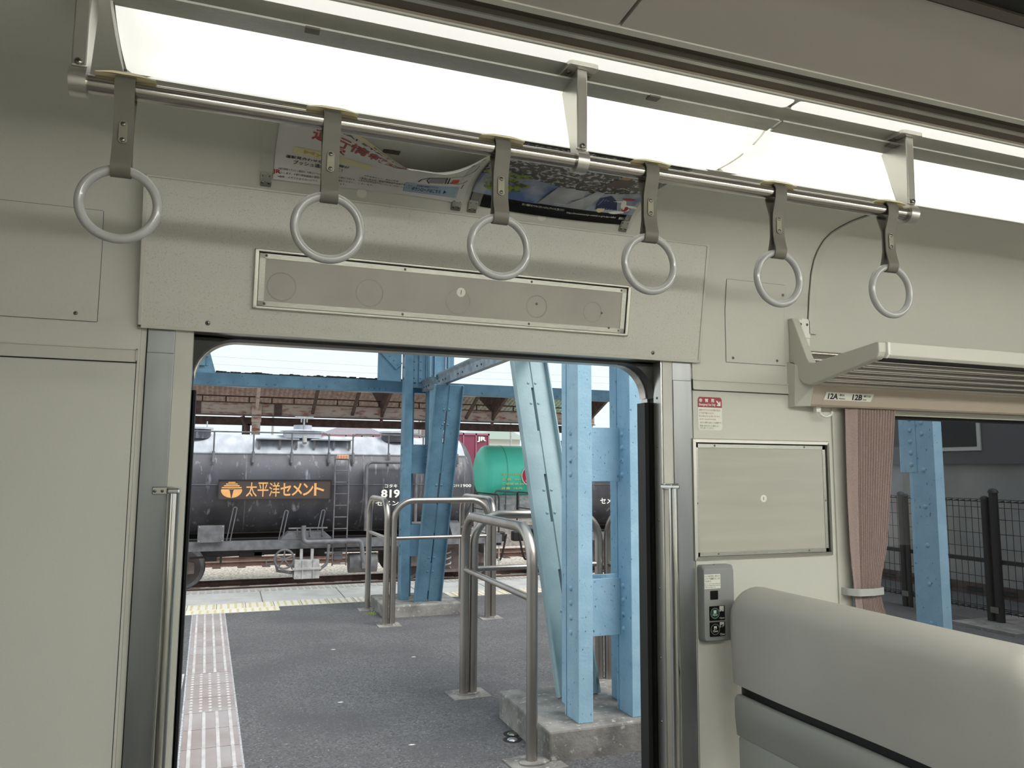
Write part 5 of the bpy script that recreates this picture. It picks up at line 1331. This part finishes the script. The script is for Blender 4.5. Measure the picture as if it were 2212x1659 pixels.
    b.tube([(xc-.1, 15.3, -.30), (xc+.55, 15.3, -.30)], .16, 16)
    b.ob('brake_rigging', IRON, r)
    b = MB(); b.tube([(xc+1.0, 15.1, -.60), (xc+1.6, 15.1, -.60)], .21, 20); b.tube([(xc+.7, 15.05, -.30), (xc+1.9, 15.05, -.30)], .04, 8); b.box(xc+.66, xc+.84, 14.9, 15.0, -.50, -.36); b.box(xc+1.25, xc+1.4, 14.85, 15.0, -.70, -.50); b.ob('brake_cylinder', TANKG, r, sharp=50)
def circ3(c, r_, n): return [(c[0]+r_*math.cos(2*PI*k/n), c[1], c[2]+r_*math.sin(2*PI*k/n)) for k in range(n)]
XC = 1.58
wg = black_wagon(XC, 'black cement tank wagon with orange lettered sign board, straight across the platform')
finish_wagon(wg, XC)
w2 = black_wagon(XC+10.05, 'second black cement tank wagon, glimpsed between the posts of the nearest column')
b = MB().at(frame((XC+10.05, AY-AR-.06, 0))); b.text('備', -2.66, -2.56, 1.03, 1.12, 0, .02); b.text('セメント', -3.05, -2.40, .62, .76, 0, .02); b.ob('white_lettering', WHITE, w2)
# green tank wagon
g = thing('tank_wagon', 'bright green tank wagon with red round emblem, beyond the black wagons', 'tank wagon', (12.8, 27, ZR))
b = MB(); gr, gz, gx0, gx1 = 1.05, 1.33, 9.25, 17.6
us = [0, .25, .5, .75, 1]
def gf(u, v):
    x = gx0+(gx1-gx0)*u; d = min(x-gx0, gx1-x); q = math.sqrt(max(0, 1-(1-min(1, d/.4))**2))
    return (x, 27-gr*q*math.cos(2*PI*v), gz+gr*q*math.sin(2*PI*v))
uu = [0, .001, .004, .01, .02, .035, .048]; uu = uu+[.05+.9*i/12 for i in range(1, 12)]+[1-q for q in uu[::-1]]
vs = [gf(u, j/40) for u in uu for j in range(40)]
b.add(vs, [(i*40+j, (i+1)*40+j, (i+1)*40+(j+1) % 40, i*40+(j+1) % 40) for i in range(len(uu)-1) for j in range(40)], True)
b.ob('tank_barrel', GREENT, g)
b = MB(); b.grid(lambda u, v: (gx0+.95+.03*u, 27-(gr+.01)*math.cos(2*PI*v), gz+(gr+.01)*math.sin(2*PI*v)), 1, 40, True); b.ob('weld_seam', mat('dark_green_seam', rgb(84, 212, 180), .5), g)
b = MB(); b.prism_x([(26.0, .10), (26.3, .10), (26.7, .45), (26.2, .42)], gx0-.1, gx1); b.box(gx0-.3, gx1+.3, 25.95, 28.05, -.25, .10); b.ob('underframe', TANKL, g)
Fg = frame((0, 27-gr-.02, 0))
for k, (t_, a0, a1) in enumerate((('臨港石油輸送', 9.97, 10.78), ('荷重  44t', 9.97, 10.75), ('実容積 60.2m³', 9.97, 10.95), ('自重  15.7t', 9.97, 10.82))):
    b = MB().at(Fg); b.text(t_, a0, a1, 1.20-.17*k-(.02 if k else 0), 1.29-.17*k-(.02 if k else 0), 0, .02); b.ob('lettering_row', YELI, g)
b = MB().at(Fg); b.prism(circ(11.17, 1.19, .40, 30), 0, .012); b.mi = 1; b.prism(circ(11.17, 1.19, .36, 30), .012, .016); b.mi = 2; b.text('A', 10.93, 11.37, .96, 1.44, .02, .05); b.ob('round_emblem', [WHITE, REDI, YEL], g)
for x_ in (9.7, 11.6):
    b = MB(); b.tube(rounded([(x_, 25.9, -.2), (x_, 25.9, .62), (x_+.95, 25.9, .55), (x_+.95, 25.9, -.2)], .08), .035, 8); b.tube([(x_+.42, 25.9, -.2), (x_+.42, 25.9, .58)], .025, 6); b.ob('ladder_rail', TANKG, g)
b = MB()
for x_ in (10.2, 11.0, 15.8, 16.6): b.tube([(x_, 26.25, ZR+.43), (x_, 26.38, ZR+.43)], .43, 24)
b.ob('wheels', TANKG, g, sharp=50)

# ------------------------------------------------------------------ old rusty canopy on the next platform
cn = thing('platform_canopy', 'old rusty platform canopy with corrugated roof beyond the tank wagon', 'canopy', (5, 24, ZR))
b = MB()
def cor(u, v):
    x = -8+21.6*u; y = 24.2+1.9*v*2; return (x, y-3.2+3.2*0, 4.22-.38*v+.022*math.sin(x*2*PI/.22))
n = 1200; vs = []; fs = []
for i in range(n+1):
    x = -9+22.4*i/n; dz = .022*math.sin(x*2*PI/.17)
    for (y, z) in ((22.2, 4.02), (26.2, 4.45)): vs.append((x, y, z+dz))
fs = [(2*i, 2*i+1, 2*i+3, 2*i+2) for i in range(n)]; b.add(vs, fs, True); b.ob('corrugated_roof', ROOFC, cn)
b = MB(); vs = []
for i in range(n+1):
    x = -9+22.4*i/n; dz = .022*math.sin(x*2*PI/.17)
    for (y, z) in ((26.2, 4.45), (28.6, 3.72)): vs.append((x, y, z+dz))
b.add(vs, fs, True); b.ob('corrugated_roof', ROOFC, cn)
for y, z in ((22.4, 4.02), (23.3, 4.10), (24.2, 4.18), (25.1, 4.27)):
    b = MB(); b.box(-9, 13.4, y-.05, y+.05, z-.14, z-.03); b.ob('purlin', RUSTD, cn)
b = MB(); b.box(-9, 12.95, 23.95, 24.05, 3.12, 3.50); b.ob('main_girder', RUST, cn)
b = MB(); b.box(-9, 12.95, 23.85, 24.15, 3.50, 3.53); b.box(-9, 12.95, 23.85, 24.15, 3.10, 3.125); b.ob('girder_flange', RUSTD, cn)
b = MB(); b.box(-9, 12.9, 25.2, 25.35, 2.86, 3.13); b.ob('rear_girder', RUSTD, cn)
for k, x in enumerate((-7.0, -3.1, .84, 4.9, 8.9, 12.7)):
    if k in (0, 1, 2, 5):
        b = MB(); b.box(x-.13, x+.13, 23.9, 24.1, ZR, 3.2); b.box(x-.15, x+.15, 23.86, 23.9, 2.9, 3.6)
        b.ob('column', RUST, cn)
        b = MB(); b.tube([(x-.28, 24.3, ZR+.5), (x-.28, 24.3, 2.7), (x-.42, 24.3, 3.1)], .07, 8); b.box(x-.40, x-.14, 25.2, 25.35, -.35, 2.9); b.ob('rear_column', RUSTD, cn)
    b = MB(); b.prism_x([(23.9, 3.25), (24.05, 3.0), (24.05, 3.5), (26.0, 4.30), (26.0, 4.38), (22.3, 4.02), (22.3, 3.92)], x-.05, x+.05); b.ob('bracket', RUST if k in (2,) else RUSTD, cn)
for x in (2.6, 3.9, 6.6, 7.9, 10.3):
    b = MB(); b.prism_x([(23.95, 3.2), (24.1, 3.2), (22.5, 3.98), (22.35, 3.95)], x-.05, x+.05); b.ob('strut', RUSTD, cn)
for k in range(12):
    x = -6+1.65*k; b = MB(); b.tube([(x, 22.5, 3.93), (x+.8, 24.9, 4.15)], .02, 5); b.tube([(x+.8, 22.5, 3.93), (x, 24.9, 4.15)], .02, 5); b.ob('tie_rod', RUSTD, cn)
for k in range(26): x = -5+.7*k; b = MB(); b.box(x-.02, x+.02, 23.99, 24.01, 3.53, 3.72); b.ob('hanger', RUSTD, cn)
b = MB(); b.box(-9, 12.9, 24.0, 24.04, 3.70, 3.74); b.ob('upper_rail', RUSTD, cn)
for x in (-.95, 1.5): 
    b = MB(); b.box(x-.12, x+.12, 23.92, 23.95, 3.14, 3.49); sp = b.ob('splice_plate', RUSTD, cn)
b = MB(); b.tube([(-4+.5*k, 22.1, 3.86-.03*math.sin(k*.9)) for k in range(26)], .018, 5); b.ob('power_cable', TANKL, cn)
b = MB(); b.box(-30, 40, 23.0, 25.4, -1.2, -.35); struct(b, 'far_platform', CONC)

# ------------------------------------------------------------------ far background
def house(name, label, x0, x1, y, zb, ze, zr, wm, rm):
    r = thing(name, label, 'building', ((x0+x1)/2, y, zb), 'houses beyond the railway yard')
    b = MB(); b.box(x0+.2, x1-.2, y, y+6, zb, ze); wl = b.ob('wall', wm, r)
    xm = (x0+x1)/2
    b = MB(); b.prism_y([(x0, ze-.05), (x1, ze-.05), (x1, ze+.08), (xm, zr), (x0, ze+.08)], y-.3, y+6.3); b.ob('roof', rm, r)
    b = MB(); b.box(xm-.6, xm+.6, y-.03, y, lerp(zb, ze, .45), lerp(zb, ze, .8)); b.ob('window', TANKG, wl)
house('house', 'far pinkish gabled house above the tank wagon, left of the far column', 5.4, 8.9, 45, -1, 3.5, 4.25, HOUSE, HROOF)
house('house', 'far gabled house with pale slate roof behind the far column', 10.4, 14.4, 46, -1, 3.7, 4.4, HOUSE, HROOF)
house('house', 'far house with pale green roof right of the maroon container', 15.2, 18.6, 46, -1, 3.45, 4.35, HOUSE, HROOFG)
for x0, lab in ((2.7, 'maroon freight container partly hidden behind the wagon dome, left'), (6.0, 'maroon freight container between the wagon dome and the far column'), (8.95, 'maroon freight container with white logo right of the far brace')):
    z1 = 2.87 if x0 < 8 else 3.09; x1 = x0+(2.9 if x0 < 8 else 2.55)
    r = thing('freight_container', lab, 'container', ((x0+x1)/2, 32, -1), 'maroon freight containers')
    b = MB(); b.box(x0, x1, 32, 34.4, z1-2.4, z1); bd = b.ob('container_body', CONT, r, bevel=.03)
    b = MB()
    for k in range(5): xx = x0+.02+(x1-x0-.1)*k/4; b.box(xx, xx+.06, 31.96, 32, z1-2.4, z1)
    b.box(x0, x1, 31.96, 32, z1-.09, z1); b.ob('corner_rib', mat('container_rib_%d' % int(x0), rgb(170, 104, 124), .5), bd)
    if x0 > 8: b = MB().at(frame((0, 31.94, 0))); b.text('JR', 10.88, 11.33, 2.68, 2.94, 0, .05); b.ob('white_logo', WHITE, bd)
    b = MB(); b.box(x0+.02, x1-.02, 32, 34.4, ZR+.5, z1-2.4); b.ob('flat_wagon_bed', IRON, r)
b = MB(); b.tube([(7.95, 30, -1), (7.95, 30, 7)], .20, 14); b.tube([(7.95, 30, 3.72), (7.95, 30, 3.80)], .215, 14); tag(b.ob('utility_pole', PCOL), 'pinkish grey round pole between the far column posts', 'pole')
for x, y, l in ((2.2, 40, 'thin far pole left of the wagon dome'), (9.1, 36, 'thin far pole rising over the wagon right of the dome'), (17.0, 44, 'thin far pole with cross arms above the green roof'), (19.8, 40, 'thin far pole beside the canopy end'), (21.6, 44, 'thin far pole at the far right gap')):
    b = MB(); b.tube([(x, y, -1), (x, y, 5.0 if x > 9 else 4.6)], .06, 8); b.box(x-.4, x+.4, y-.03, y+.03, 4.2, 4.28)
    tag(b.ob('utility_pole', TANKL), l, 'pole', 'thin far poles')
for i, (z, y) in enumerate(((6.75, 40), (7.15, 40))):
    b = MB(); b.tube([(-14+3.2*k, y, z+.25*math.cos(k/15*2*PI)*.4) for k in range(16)], .006, 5)
    tag(b.ob('overhead_wire', TANKL), ('lower', 'upper')[i]+' of the two thin overhead wires crossing the pale sky', 'wire', 'overhead wires')
b = MB(); b.box(-60, 90, 55, 56, -1, 1.6); tag(b.ob('far_wall', HOUSE), 'low pale far wall closing the railway yard', 'wall')
b = MB(); b.box(-80, 110, 40, 140, -1.6, -1.2); struct(b, 'far_ground', BALL)
b = MB(); b.box(-80, 110, -60, -2.9, -1.6, -1.2); struct(b, 'near_ground', BALL)
